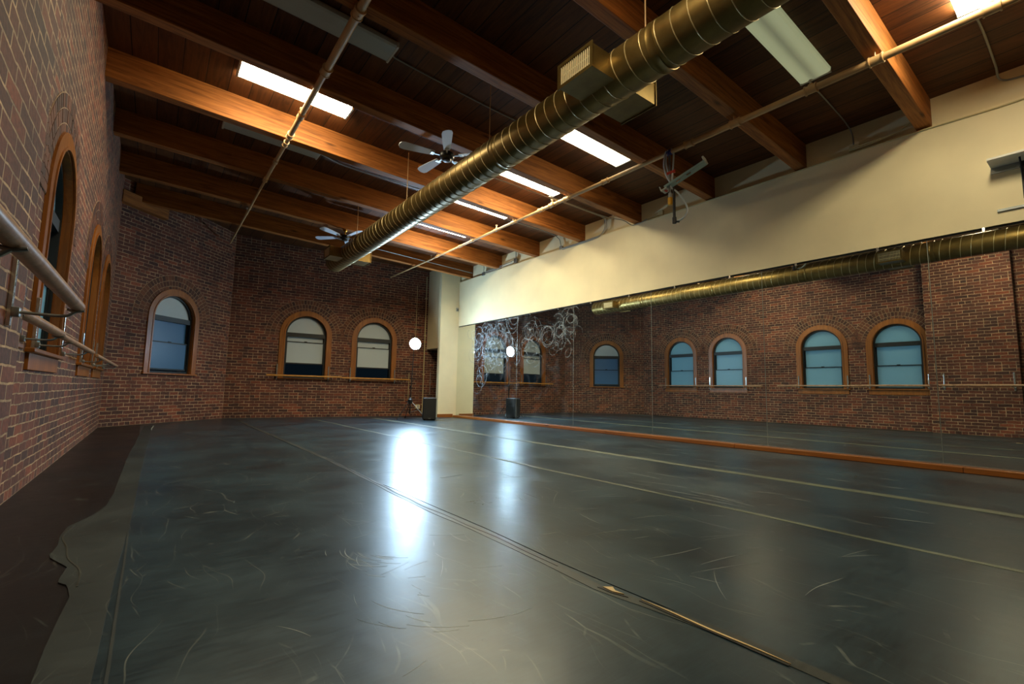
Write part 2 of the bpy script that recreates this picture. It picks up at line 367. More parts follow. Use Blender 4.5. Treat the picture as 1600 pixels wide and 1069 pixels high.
def bezier(pts, n=10):
    """smooth curve through the points (Catmull-Rom)"""
    P = [Vector(p) for p in pts]; P = [P[0]*2-P[1]] + P + [P[-1]*2-P[-2]]; out = []
    for i in range(1, len(P)-2):
        for k in range(n):
            t = k/n
            out.append(.5*((2*P[i]) + (P[i+1]-P[i-1])*t + (2*P[i-1]-5*P[i]+4*P[i+1]-P[i+2])*t*t + (3*P[i]-P[i-1]-3*P[i+1]+P[i+2])*t**3))
    out.append(P[-2]); return out

def band(bm, outer, inner, z0, z1, closed=False):
    """solid band between two outlines of equal length, extruded along local z"""
    n = len(outer)
    ring = [[bm.verts.new((x, y, z)) for (x, y) in pts] for z in (z0, z1) for pts in (outer, inner)]
    o0, i0, o1, i1 = ring
    rng = range(n) if closed else range(n-1)
    for k in rng:
        j = (k+1) % n
        bm.faces.new((o0[k], o0[j], i0[j], i0[k])); bm.faces.new((o1[k], i1[k], i1[j], o1[j]))
        bm.faces.new((o0[k], o1[k], o1[j], o0[j])); bm.faces.new((i0[k], i0[j], i1[j], i1[k]))
    if not closed:
        for k in (0, n-1): bm.faces.new((o0[k], i0[k], i1[k], o1[k]))

def slab(bm, pts, z0, z1):
    a = [bm.verts.new((x, y, z0)) for x, y in pts]; b = [bm.verts.new((x, y, z1)) for x, y in pts]
    bm.faces.new(a[::-1]); bm.faces.new(b); n = len(a)
    for k in range(n): bm.faces.new((a[k], a[(k+1) % n], b[(k+1) % n], b[k]))

def U(w, ys, y0, n=28, cx=0):
    return [(cx-w, y0)] + [(cx + w*math.cos(PI - PI*k/n), ys + w*math.sin(PI*k/n)) for k in range(n+1)] + [(cx+w, y0)]

def frame_matrix(origin, d):
    d = Vector((d[0], d[1], 0)).normalized(); up = Vector((0, 0, 1)); n = d.cross(up)
    m = Matrix.Identity(4)
    for i in range(3): m[i][0] = d[i]; m[i][1] = up[i]; m[i][2] = n[i]; m[i][3] = origin[i]
    return m

def holed_panel(name, outline, holes, th, mat, mw):
    cu = bpy.data.curves.new(name, 'CURVE'); cu.dimensions = '2D'; cu.fill_mode = 'BOTH'; cu.extrude = th/2
    for pts in [outline] + holes:
        sp = cu.splines.new('POLY'); sp.points.add(len(pts)-1); sp.use_cyclic_u = True
        for i, (x, y) in enumerate(pts): sp.points[i].co = (x, y, 0, 1)
    t = bpy.data.objects.new('t', cu); COL.objects.link(t)
    dg = bpy.context.evaluated_depsgraph_get(); dg.update()
    me = bpy.data.meshes.new_from_object(t.evaluated_get(dg)); bpy.data.objects.remove(t)
    for v in me.vertices: v.co.z -= th/2
    me.materials.clear(); me.materials.append(mat)
    uvl = me.uv_layers[0] if me.uv_layers else me.uv_layers.new(name='UVMap')
    uvl.name = 'UVMap'
    for p in me.polygons:
        n = p.normal
        for li in p.loop_indices:
            c = me.vertices[me.loops[li].vertex_index].co
            uvl.data[li].uv = (c.x, c.y) if abs(n.z) > .5 else ((c.z, c.y) if abs(n.x) > .5 else (c.x, c.z))
    o = bpy.data.objects.new(name, me); COL.objects.link(o); o.matrix_world = mw
    return o

# ------------------------------------------------------------------ room
XL, W, YB = -.675, 6.81, -3.2
P1 = (XL, 10.77); P2 = (1.35, 12.796); P3 = (6.95, 12.796-.09*5.6)
def ztop(x): return 3.37 + H - .0364*(x+.6) + .34        # underside of the planks
def zbeam(x): return 3.37 + H - .0364*(x+.6)             # underside of the beams

SILL, SPRING = .98, 2.07
def hole(cx): return [(cx-.5, SILL-.02), (cx+.5, SILL-.02)] + [(cx + .5*math.cos(PI*k/28), SPRING + .5*math.sin(PI*k/28)) for k in range(29)]

bm = bmesh.new(); box(bm, (XL-.6, YB-.3, -.12), (W+.4, 13.4, 0)); tag(link_mesh('floor', bm, M['floor']), 'dark painted floor under the dance mats', 'floor', kind='structure')
bm = bmesh.new()
x0, x1 = XL-.4, W+.3
a = [(x0, YB-.3, ztop(x0)), (x1, YB-.3, ztop(x1)), (x1, 13.4, ztop(x1)), (x0, 13.4, ztop(x0))]
v0 = [bm.verts.new(p) for p in a]; v1 = [bm.verts.new((p[0], p[1], p[2]+.1)) for p in a]
bm.faces.new(v0); bm.faces.new(v1[::-1])
for k in range(4): bm.faces.new((v0[k], v0[(k+1) % 4], v1[(k+1) % 4], v1[k]))
def uvc(me):
    u = me.uv_layers.new(name='UVMap')
    for p in me.polygons:
        for li in p.loop_indices:
            c = me.vertices[me.loops[li].vertex_index].co; u.data[li].uv = (c.y, c.x)
tag(link_mesh('ceiling', bm, M['plank'], uv=uvc), 'dark stained plank ceiling sloping down towards the mirror wall', 'ceiling', kind='structure')

ML = frame_matrix((XL, 0, 0), (0, 1))
hl = ztop(XL)+.05
wins_left = [3.365, 4.99, 7.6, 9.25]
tag(holed_panel('wall_left', [(YB-.3, 0), (P1[1], 0), (P1[1], hl), (YB-.3, hl)], [hole(c) for c in wins_left], .32, M['brick'], ML), 'long red brick wall with four arched windows', 'wall', kind='structure')
dC = (P2[0]-P1[0], P2[1]-P1[1]); lC = math.hypot(*dC)
MC = frame_matrix((P1[0], P1[1], 0), dC)
cC = ((.272-P1[0])*dC[0] + (11.72-P1[1])*dC[1])/lC
tag(holed_panel('wall_corner', [(-.12, 0), (lC+.0, 0), (lC+.0, hl), (-.12, hl)], [hole(cC)], .32, M['brick'], MC), 'short angled brick wall with one arched window', 'wall', kind='structure')
dB = (P3[0]-P2[0], P3[1]-P2[1]); lB = math.hypot(*dB)
MB = frame_matrix((P2[0], P2[1], 0), dB)
cB = [3.04-1.35+.006, 4.775-1.35+.012]
tag(holed_panel('wall_back', [(0, 0), (lB, 0), (lB, ztop(W)+.05), (0, ztop(1.35)+.06)], [hole(c) for c in cB], .32, M['brick'], MB), 'red brick back wall with two arched windows', 'wall', kind='structure')
# pilaster on the left wall
bm = bmesh.new(); box(bm, (XL-.05, 1.33, 0), (XL+.228, 2.76, ztop(XL)+.02))
tag(link_mesh('wall_pilaster', bm, M['brick']), 'brick pier standing proud of the left wall', 'wall', kind='structure')
# mirror wall: lower part behind the mirrors, bulkhead, recessed strip above the ledge
bm = bmesh.new(); box(bm, (W+.02, YB-.3, 0), (W+.3, 12.5, 1.80+H)); tag(link_mesh('wall_right', bm, M['duct_in']), 'wall behind the mirrors', 'wall', kind='structure')
bm = bmesh.new(); box(bm, (W, YB-.3, 1.80+H), (W+.3, 12.5, 3.08+H)); tag(link_mesh('wall_right_bulkhead', bm, M['plaster']), 'cream painted wall above the mirrors', 'wall', kind='structure')
bm = bmesh.new(); box(bm, (W+.06, YB-.3, 3.08+H), (W+.3, 12.5, 3.75+H)); tag(link_mesh('wall_right_upper', bm, M['plaster']), 'recessed cream wall between the beam ends', 'wall', kind='structure')
bm = bmesh.new(); box(bm, (XL-.3, YB-.3, 0), (W+.3, YB, ztop(XL))); tag(link_mesh('wall_front', bm, M['brick']), 'brick wall at the near end of the room', 'wall', kind='structure')
bm = bmesh.new(); box(bm, (6.235, 11.48, .0), (W+.02, 11.60, ztop(6.4)+.03)); box(bm, (6.285, 11.60, 1.16+H), (W+.02, 12.36, ztop(6.4)+.03))
tag(link_mesh('wall_column', bm, M['plaster']), 'cream boxed-in column in the back right corner', 'wall', kind='structure')
bm = bmesh.new(); box(bm, (6.225, 11.455, 0), (W-.11, 11.48, .09), .004); tag(link_mesh('baseboard_column', bm, M['curb']), 'wooden baseboard at the foot of the cream column', 'baseboard', kind='structure')
# timber seat on top of the angled wall
bm = bmesh.new(); box(bm, (-.1, 3.98, 0), (.85, 4.20, .12)); o = link_mesh('timber_seat', bm, M['beam'], mw=MC)
tag(o, 'short timber seat on top of the angled brick wall under the last beam', 'timber')

# added dark building hiding the dusk sky behind the back windows
bm = bmesh.new(); box(bm, (-9, 17, -6), (20, 18, 12))
tag(link_mesh('sky_blocker', bm, M['outside']), 'added dark sky-hiding building outside the back windows', 'backdrop')

# ------------------------------------------------------------------ windows
def window(n, mw, cx, panes, raised=0., apron=True, label=''):
    m = mw @ Matrix.Translation((cx, 0, 0))
    r = empty('window_%d' % n, mat=m); tag(r, label, 'window', kind='structure')
    def part(name, bm, mat, parent=r, **k): return link_mesh(name, bm, mat, parent, **k)
    bm = bmesh.new(); band(bm, U(.615, SPRING, SILL-.03), U(.497, SPRING, SILL-.03), 0, .022)
    band(bm, U(.515, SPRING, SILL-.03), U(.490, SPRING, SILL-.03), .022, .032)
    part('casing', bm, M['casing'])
    bm = bmesh.new(); band(bm, U(.499, SPRING, SILL-.02), U(.480, SPRING, SILL-.02), -.06, .012); part('jamb_lining', bm, M['casing'])
    # dark frame
    bm = bmesh.new(); o_ = U(.484, SPRING, SILL-.01); i_ = U(.445, SPRING, SILL+.03)
    band(bm, o_, i_, -.17, -.045, True)
    box(bm, (-.46, SPRING-.055, -.15), (.46, SPRING+.045, -.052)); box(bm, (-.49, SILL-.02, -.19), (.49, SILL+.012, -.05))
    part('frame', bm, M['dark_frame'])
    bm = bmesh.new(); slab(bm, [(.455*math.cos(PI*k/28), SPRING+.03+.455*math.sin(PI*k/28)*.95) for k in range(29)], -.096, -.090); part('arched_pane', bm, M[panes[0]])
    mid = (SILL + SPRING)/2
    def sash(y0, y1, z, pane):
        bm = bmesh.new(); band(bm, [(-.455, y0), (-.455, y1), (.455, y1), (.455, y0)], [(-.425, y0+.028), (-.425, y1-.022), (.425, y1-.022), (.425, y0+.028)], z-.018, z+.018, True)
        s = part('sash', bm, M['dark_frame'])
        bm = bmesh.new(); box(bm, (-.43, y0+.022, z-.003), (.43, y1-.018, z+.003)); link_mesh('pane', bm, M[pane], s)
        return s
    sash(mid, SPRING-.03, -.128, panes[1])
    s = sash(SILL+.01+raised, mid+.03+raised, -.085, panes[2])
    bm = bmesh.new(); box(bm, (-.035, mid+.03+raised, -.08), (.035, mid+.045+raised, -.06), .004); link_mesh('sash_lock', bm, M['black_metal'], s)
    # sill and apron
    bm = bmesh.new(); box(bm, (-.64, SILL-.035, -.15), (.64, SILL-.005, .05), .006); part('sill', bm, M['casing'])
    if apron:
        bm = bmesh.new(); box(bm, (-.60, SILL-.15, -.02), (.60, SILL-.035, .02), .004); part('apron', bm, M['casing'])
    # three rings of header bricks round the arch
    bm = bmesh.new(); band(bm, U(.62+.325, SPRING-.05, SPRING-.08)[1:-1], U(.612, SPRING-.05, SPRING-.08)[1:-1], -.01, .004); part('arch_mortar', bm, M['mortar'])
    bm = bmesh.new()
    for k in range(3):
        ra = .622 + k*.108; rb = ra+.098; nb = round(PI*(ra+rb)/2/.071)
        for j in range(nb):
            t0 = PI*(j+.07)/nb; t1 = PI*(j+.93)/nb; zt = .0068+random.uniform(-.001, .0015)
            t0 += random.uniform(-.004, .004)
            q = [(rr*math.cos(t), SPRING-.05 + rr*math.sin(t)) for rr, t in ((ra, t0), (rb, t0), (rb, t1), (ra, t1))]
            slab(bm, q, -.005, zt)
    part('brick_arch', bm, M['arch'])
    return r
fb, fw, gl = 'frost_blue', 'frost', 'glass'
window(1, ML, wins_left[0], (fb, fb, fb), label='arched window on the brick wall right beside the projecting brick pier, seen in the mirror')
window(2, ML, wins_left[1], (fb, fb, fb), label='nearest arched window visible on the left brick wall')
window(3, ML, wins_left[2], (fb, fb, fb), label='middle arched window on the left brick wall, seen edge on')
window(4, ML, wins_left[3], (fb, fb, fb), label='farthest arched window on the left brick wall, next to the angled corner')
window(5, MC, cC, (fw, 'pane_reflection', 'pane_reflection'), .05, False, label='arched window in the short angled brick wall')
window(6, MB, cB[0], (fw, fw, fw), .34, False, label='left arched window of the back wall with raised lower sash')
window(7, MB, cB[1], (fw, fw, fw), .30, False, label='right arched window of the back wall beside the work lamp')

# ------------------------------------------------------------------ ceiling beams
ang = math.atan(.0364)
names = ['nearest', 'second', 'third', 'fourth', 'fifth', 'sixth', 'seventh', 'eighth']
beamY = [-1.55, -.18, 1.16, 2.46, 3.78, 5.19, 6.6, 8.04, 9.51, 10.87]
lab = ['bare timber ceiling beam behind the camera', 'timber ceiling beam overhead nearest the viewer',
       'timber ceiling beam at the top right edge, lit on its right side by the near fluorescent light',
       'timber ceiling beam between the weakly lit fixture and the hanging cable bracket',
       'timber ceiling beam crossing just behind the near grille box of the duct',
       'timber ceiling beam that carries the nearer ceiling fan',
       'timber ceiling beam lit bright orange just beyond the long lit fixture on the left',
       'timber ceiling beam in front of the thin last strip of light on the right',
       'timber ceiling beam that carries the farther ceiling fan', 'last timber ceiling beam before the back wall']
for i, y in enumerate(beamY):
    bm = bmesh.new(); x0 = XL-.05 if y < 10.7 else -.52
    box(bm, (0, 0, 0), ((W+.09-x0)/math.cos(ang), .135, .35), .006)
    m = Matrix.Translation((x0, y, zbeam(x0))) @ Matrix.Rotation(ang, 4, 'Y')
    tag(link_mesh('ceiling_beam', bm, M['beam'], mw=m), lab[i], 'beam', 'timber beams across the ceiling')

# ------------------------------------------------------------------ mirrors and curb
seams = [11.48, 10.60, 8.74, 6.86, 4.96, 3.08, 1.27, -.56, -2.4, -3.2]
ml = ['narrow mirror panel against the cream column', 'smeared mirror panel reflecting the work lamp', 'mirror panel with hazy wiping marks, third from the column',
      'mirror panel reflecting the single angled-wall window', 'mirror panel reflecting the left pair of arched windows', 'mirror panel reflecting the right pair of arched windows',
      'mirror panel at the right edge reflecting the brick pier', 'mirror panel beside the viewer beyond the right edge', 'last mirror panel at the near end of the room']
mm_ = ['mirror', 'mirror_s', 'mirror_m', 'mirror', 'mirror', 'mirror', 'mirror', 'mirror', 'mirror']
for i in range(len(seams)-1):
    bm = bmesh.new(); box(bm, (W-.004, seams[i+1]+.0025, .057), (W+.006, seams[i]-.0025, 1.77+H), .0012)
    r = empty('wall_mirror', (0, 0, 0)); tag(r, ml[i], 'mirror', 'mirror panels along the cream wall')
    link_mesh('glass_sheet', bm, M[mm_[i]], r)
    bm = bmesh.new(); box(bm, (W-.0046, seams[i+1]-.002, .057), (W+.006, seams[i+1]+.0022, 1.77+H)); link_mesh('bevelled_edge', bm, M['mirror_edge'], r)
    if seams[i]-seams[i+1] > .7:
        for f in (.25, .75):
            y = seams[i+1] + (seams[i]-seams[i+1])*f
            bm = bmesh.new(); box(bm, (W-.009, y-.012, 1.755+H), (W+.012, y+.012, 1.80+H), .002); link_mesh('clip', bm, M['chrome'], r)
for k, (ya, yb) in enumerate([(YB, 1.1), (1.1, 3.5), (3.5, 5.9), (5.9, 8.3), (8.3, 10.7), (10.7, 11.45)]):
    bm = bmesh.new(); box(bm, (W-.11, ya+.002, 0), (W+.019, yb-.002, .055), .004)
    # grain along the board: local x is not the long side here, so rotate the mesh
    m = Matrix.Rotation(PI/2, 4, 'Z'); bmesh.ops.transform(bm, matrix=m.inverted(), verts=bm.verts)
    o = link_mesh('wooden_curb', bm, M['curb'], mw=m)
    tag(o, ['wooden curb board under the mirror at the right edge of the photo', 'wooden curb board under the mirror with the brick pier reflection', 'wooden curb board under the mirror, middle of the run', 'wooden curb board under the mirror left of the middle',
            'wooden curb board under the smeared mirror', 'short wooden curb piece beside the cream column'][k], 'curb', 'curb boards under the mirrors')
bm = bmesh.new(); box(bm, (W-.012, YB, .055), (W-.004, 11.46, .068)); tag(link_mesh('trim_mirror_channel', bm, M['chrome']), 'thin metal channel along the bottom of the mirrors', 'trim', kind='structure')

def smear_mat():
    m, nt, b = new_mat('wiping_smear'); L = nt.links
    d = N(nt, 'ShaderNodeBsdfDiffuse'); d.inputs[0].default_value = lin((200, 212, 220)); t = N(nt, 'ShaderNodeBsdfTransparent')
    mx = N(nt, 'ShaderNodeMixShader'); L.new(t.outputs[0], mx.inputs[1]); L.new(d.outputs[0], mx.inputs[2])
    tc = N(nt, 'ShaderNodeTexCoord'); n = N(nt, 'ShaderNodeTexNoise', Scale=9., Detail=6.); L.new(tc.outputs['Object'], n.inputs['Vector'])
    mr = N(nt, 'ShaderNodeMapRange'); L.new(n.outputs['Fac'], mr.inputs['Value']); mr.inputs['From Min'].default_value = .35; mr.inputs['From Max'].default_value = .75; mr.inputs['To Min'].default_value = .01; mr.inputs['To Max'].default_value = .20
    L.new(mr.outputs[0], mx.inputs[0]); L.new(mx.outputs[0], nt.nodes['Material Output'].inputs[0]); return m
M['smear'] = smear_mat()
# circular wiping streaks left on the two panels nearest the lamp; drawn as loops in the panel's plane
def smears(parent, y0, y1, z0, z1, rows, seed, lowfade=0):
    rnd = random.Random(seed); bm = bmesh.new()
    for q in range(rows):
        cy = rnd.uniform(y0, y1); cz = rnd.uniform(z0, z1); rr = rnd.uniform(.10, .26); n = rnd.randint(22, 60); pts = []
        dy, dz = rnd.uniform(-.012, .012), rnd.uniform(-.012, .004)
        for k in range(n):
            a = k*.33 + q; pts.append((cy + dy*k + rr*(1-.006*k)*math.cos(a), min(1.75+H, cz + dz*k + rr*1.15*(1-.008*k)*math.sin(a))))
        w_ = rnd.uniform(.012, .034); prev = None
        for i in range(1, n-1):
            a = Vector(pts[i-1]); b = Vector(pts[i+1]); t = (b-a)
            if t.length < 1e-6: continue
            t.normalize(); nn = Vector((-t.y, t.x))*w_*.5*math.sin(PI*i/n)**.4
            p = Vector(pts[i]); x = W-.0046-.00002*(i % 40)-.0001*(q % 9)
            cur = (bm.verts.new((x, p.x+nn.x, p.y+nn.y)), bm.verts.new((x, p.x-nn.x, p.y-nn.y)))
            if prev: bm.faces.new((prev[0], prev[1], cur[1], cur[0]))
            prev = cur
    o = link_mesh('wiping_smears', bm, M['smear'], parent); o['kind'] = 'stuff'
panels = [o for o in COL.objects if o.type == 'EMPTY' and o.name.startswith('wall_mirror')]
smears(panels[1], 8.95, 10.5, 1.75, 2.4, 34, 3); smears(panels[1], 8.9, 10.4, 1.2, 1.9, 12, 5); smears(panels[2], 7.0, 8.6, 1.75, 2.35, 20, 8)

# ------------------------------------------------------------------ floor mats, tapes, scuffs
def flat(bm, pts, z0, z1): slab(bm, pts, z0, z1)
def wav(y, k): return .008*math.sin(y*2.3+k) + .005*math.sin(y*5.1+2*k)
def back_y(x): return (P2[1] - .09*(x-P2[0]) if x > P2[0] else P1[1] + (x-XL)) - .06
mats = [(-.10, 1.50, 'vinyl dance mat strip between the wide left tape and the torn seam'), (1.50, 3.10, 'vinyl dance mat strip right of the torn seam, catching the lamp glare'),
        (3.10, 4.56, 'vinyl dance mat strip between the thin seam and the pale wide tape'), (4.56, 6.62, 'vinyl dance mat strip along the wooden mirror curb')]
vm = []
for (xa, xb, l) in mats:
    bm = bmesh.new(); ys = [YB+.1 + (back_y(xa)-YB-.1)*k/60 for k in range(61)]
    yb2 = back_y(xb) if xb < 6.2 else 11.3
    ys2 = [YB+.1 + (yb2-YB-.1)*k/60 for k in range(61)]
    A = [[bm.verts.new((xa+.004 + (wav(y, xa)), y, z)) for y in ys] for z in (0, .003)]
    B = [[bm.verts.new((xb-.004 + (wav(y, xb) if xb < 6 else 0), y, z)) for y in ys2] for z in (0, .003)]
    for k in range(60):
        bm.faces.new((A[1][k], B[1][k], B[1][k+1], A[1][k+1])); bm.faces.new((A[0][k], A[1][k], A[1][k+1], A[0][k+1])); bm.faces.new((B[0][k], B[0][k+1], B[1][k+1], B[1][k]))
    for k in (0, 60): bm.faces.new((A[0][k], B[0][k], B[1][k], A[1][k]))
    vm.append(tag(link_mesh('dance_mat', bm, M['vinyl']), l, 'dance mat', 'black vinyl dance mat strips'))

def ribbon(bm, path, wid, z0, z1):
    """path of (x, y); wid a number or list"""
    n = len(path); L_, R_ = [], []
    for i, (x, y) in enumerate(path):
        a = Vector(path[max(0, i-1)]); b = Vector(path[min(n-1, i+1)]); t = (b-a).normalized(); nn = Vector((-t.y, t.x))
        w = wid[i] if isinstance(wid, list) else wid
        L_.append((x+nn.x*w/2, y+nn.y*w/2)); R_.append((x-nn.x*w/2, y-nn.y*w/2))
    v = [[bm.verts.new((p[0], p[1], z)) for p in pts] for z in (z0, z1) for pts in (L_, R_)]
    l0, r0, l1, r1 = v
    for k in range(n-1):
        bm.faces.new((l1[k], r1[k], r1[k+1], l1[k+1])); bm.faces.new((l0[k], l1[k], l1[k+1], l0[k+1])); bm.faces.new((r0[k], r0[k+1], r1[k+1], r1[k]))
    bm.faces.new((l0[0], r0[0], r1[0], l1[0])); bm.faces.new((l0[-1], l1[-1], r1[-1], r0[-1]))

# wide tape at the left edge of the mats, with its torn bulge
right = [(.07, 10.9), (.05, 9.5), (.03, 8.), (.01, 7.1), (-.015, 5.2), (-.03, 3.56), (-.045, 2.9), (-.055, 2.41), (-.06, 1.9), (-.065, 1.4), (-.07, .5), (-.07, -1.)]
left = [(-.05, 10.75), (-.09, 9.0), (-.11, 7.6), (-.135, 6.6), (-.145, 5.2), (-.15, 4.2), (-.165, 3.85), (-.21, 3.62), (-.255, 3.50), (-.29, 3.40), (-.298, 3.2), (-.285, 3.05),
        (-.297, 2.88), (-.25, 2.76), (-.215, 2.68), (-.225, 2.5), (-.19, 2.44), (-.17, 2.3), (-.178, 2.1), (-.182, 1.9), (-.18, 1.65), (-.18, 1.2), (-.18, .3), (-.18, -1.)]
def resamp(pts, n):
    d = [0]
    for a, b in zip(pts, pts[1:]): d.append(d[-1] + abs(b[1]-a[1]) + 1e-6)
    out = []
    for k in range(n):
        t = (k/(n-1))**.45 * d[-1] if False else k/(n-1)*d[-1]
        i = max(j for j in range(len(d)) if d[j] <= t + 1e-9); i = min(i, len(pts)-2)
        u = (t-d[i])/(d[i+1]-d[i]); out.append((pts[i][0] + (pts[i+1][0]-pts[i][0])*u, pts[i][1] + (pts[i+1][1]-pts[i][1])*u))
    return out
bm = bmesh.new(); n = 260; A = resamp(left, n); B = resamp(right, n)
va = [[bm.verts.new((p[0], p[1], z)) for p in pts] for z in (.0002, .0046) for pts in (A, B)]
for k in range(n-1):
    bm.faces.new((va[2][k], va[3][k], va[3][k+1], va[2][k+1])); bm.faces.new((va[0][k], va[2][k], va[2][k+1], va[0][k+1])); bm.faces.new((va[1][k], va[1][k+1], va[3][k+1], va[3][k]))
tp = tag(link_mesh('floor_tape', bm, M['tape']), 'wide grey tape along the left edge of the mats with a ragged torn bulge', 'tape')
bm = bmesh.new(); ribbon(bm, [tuple(v)[:2] for v in bezier([(-.265, 3.42, 0), (-.285, 3.2, 0), (-.25, 3.0, 0), (-.225, 2.8, 0), (-.17, 2.6, 0), (-.16, 2.4, 0)], 6)], .006, .0046, .0062); link_mesh('crease', bm, M['tape_dark'], tp)
bm = bmesh.new(); ribbon(bm, [(-.035+wav(y, 3)*.3, y) for y in [9.5-k*.3 for k in range(34)]], .008, .0046, .0056); link_mesh('crease', bm, M['tape'], tp)
bm = bmesh.new(); ribbon(bm, [(.085, 10.75), (.075, 10.45), (.055, 10.1), (.06, 9.8)], .014, .003, .006); link_mesh('frayed_edge', bm, M['scuff'], tp)

ypts = [10.9 + -.25*k for k in range(45)]
# torn seam tape with dark gap and lifted pale edges
seamx = [(11.9, 1.56), (9.5, 1.53), (6.9, 1.535), (5.05, 1.52), (4.05, 1.49), (3.34, 1.46), (2.89, 1.44), (2.37, 1.45), (1.88, 1.455), (1.51, 1.435), (1.29, 1.43), (1.08, 1.465), (.66, 1.5), (.5, 1.5), (-.5, 1.5)]
def sx(y):
    for (ya, xa), (yb, xb) in zip(seamx, seamx[1:]):
        if yb <= y <= ya: return xb + (xa-xb)*(y-yb)/(ya-yb)
    return 1.5
ys = [11.8-.1*k for k in range(120)]
bm = bmesh.new(); ribbon(bm, [(sx(y)+.004*math.sin(9*y), y) for y in ys], .05, .003, .0045)
t1 = tag(link_mesh('floor_tape', bm, M['tape_dark']), 'dark worn seam tape with torn open stretches, running past the viewer', 'tape', 'tapes over the mat seams')
bm = bmesh.new(); ys3 = [5.2-.05*k for k in range(74)]
ribbon(bm, [(sx(y)+.008+.004*math.sin(13*y), y) for y in ys3], [.004+.012*abs(math.sin(y*2.1))*abs(math.sin(y*.9+1)) for y in ys3], .0045, .0058); link_mesh('torn_gap', bm, M['rubber'], t1)
bm = bmesh.new(); ys3 = [1.13-.02*k for k in range(26)]
ribbon(bm, [(1.475+.012*(1.13-y)+.002*math.sin(20*y), y) for y in ys3], [.009*math.sin(PI*min(1, max(.08, (k+1)/27))) for k in range(26)], .0045, .007); link_mesh('bare_edge', bm, M['bare'], t1)
bm = bmesh.new(); ribbon(bm, [(1.462+.012*(1.13-y), y) for y in ys3], [.006]*26, .0045, .0062); link_mesh('torn_gap', bm, M['rubber'], t1)
bm = bmesh.new(); flat(bm, [(1.440, 1.285), (1.47, 1.262), (1.452, 1.235), (1.455, 1.195), (1.437, 1.235)], .0045, .009); link_mesh('torn_flap', bm, M['bare'], t1)
bm = bmesh.new(); flat(bm, [(1.425, 1.30), (1.441, 1.29), (1.434, 1.235), (1.452, 1.18), (1.449, 1.17), (1.428, 1.232)], .0045, .0065); link_mesh('torn_gap', bm, M['rubber'], t1)
bm = bmesh.new(); ribbon(bm, [(3.10+wav(y, 3.1), y) for y in ys], .042, .003, .0045)
tag(link_mesh('floor_tape', bm, M['tape_pale']), 'narrow seam tape, second seam from the left', 'tape', 'tapes over the mat seams')
bm = bmesh.new(); ribbon(bm, [(4.55+wav(y, 4.56), y) for y in ys], .11, .003, .0046)
tag(link_mesh('floor_tape', bm, M['tape_pale']), 'pale wide seam tape nearest the mirrors', 'tape', 'tapes over the mat seams')
for (xa, ya, xb, yb, l) in ((2.02, 3.62, 2.25, 3.66, 'short dark tape mark on the mat in the lamp glare'), (5.26, 1.61, 5.47, 1.66, 'small pale tape mark on the mat near the mirror curb'), (1.78, 4.85, 1.98, 4.80, 'short tape mark farther back on the mat beside the lamp glare')):
    bm = bmesh.new(); ribbon(bm, [(xa, ya), ((xa+xb)/2, (ya+yb)/2), (xb, yb)], .02, .003, .0045); tag(link_mesh('tape_mark', bm, M['tape_dark'] if xa < 5 else M['tape']), l, 'tape mark')

# scuff marks scratched into the mats (curved sweeps of shoes)
def scuffs(parent, specs):
    bm = bmesh.new()
    for (cx, cy, r, a0, a1, w) in specs:
        k = 14; pts = [(cx + r*math.cos(a0+(a1-a0)*i/k), cy + r*math.sin(a0+(a1-a0)*i/k)) for i in range(k+1)]
        ribbon(bm, pts, [w*math.sin(PI*(i+.4)/(k+.8)) for i in range(k+1)], .0030, .0034)
    o = link_mesh('scuff_marks', bm, M['scuff'], parent); o['kind'] = 'stuff'
sp = []
for _ in range(16): sp.append((1.0+random.uniform(-.05, .05), 2.12+random.uniform(-.1, .1), random.uniform(.16, .33), *(lambda a: (a, a+random.uniform(.25, .9)))(random.uniform(2.4, 3.9)), random.uniform(.0015, .004)))
for _ in range(10): sp.append((.98+random.uniform(-.1, .1), 1.65+random.uniform(-.12, .12), random.uniform(.2, .45), *(lambda a: (a, a+random.uniform(.2, .7)))(random.uniform(2.6, 4.6)), random.uniform(.001, .0025)))
for _ in range(26):
    x, y = random.uniform(.25, 1.2), random.uniform(.9, 4.5); r = random.uniform(.3, 1.4); a = random.uniform(0, 2*PI)
    sp.append((x-r*math.cos(a), y-r*math.sin(a), r, a, a+random.uniform(.06, .22)/r, random.uniform(.0008, .002)))
scuffs(vm[0], sp)
sp = []
for _ in range(45):
    x, y = random.uniform(1.7, 2.9), random.uniform(.7, 4.5); r = random.uniform(.4, 2.4); a = random.choice((random.uniform(0, 2*PI), random.uniform(.9, 1.4)))
    sp.append((x-r*math.cos(a), y-r*math.sin(a), r, a, a+random.uniform(.08, .4)/r, random.uniform(.001, .0025)))
scuffs(vm[1], sp)
for j, xr in ((2, (3.2, 4.4)), (3, (4.75, 6.2))):
    sp = []
    for _ in range(26):
        x, y = random.uniform(*xr), random.uniform(.6, 6.5); r = random.uniform(1, 4); a = random.uniform(-.3, .3)
        sp.append((x-r*math.cos(a), y-r*math.sin(a), r, a, a+random.uniform(.1, .5)/r, random.uniform(.002, .006)))
    scuffs(vm[j], sp)

# ------------------------------------------------------------------ duct
DX, DZ, DR = 2.84, 2.585+H, .184
r = empty('ventilation_duct', (DX, 9.9, DZ)); tag(r, 'long round brass coloured spiral duct hanging across the room under the ceiling beams', 'duct')
bm = bmesh.new(); y0d, y1d = 9.9, -3.15
seg = 48
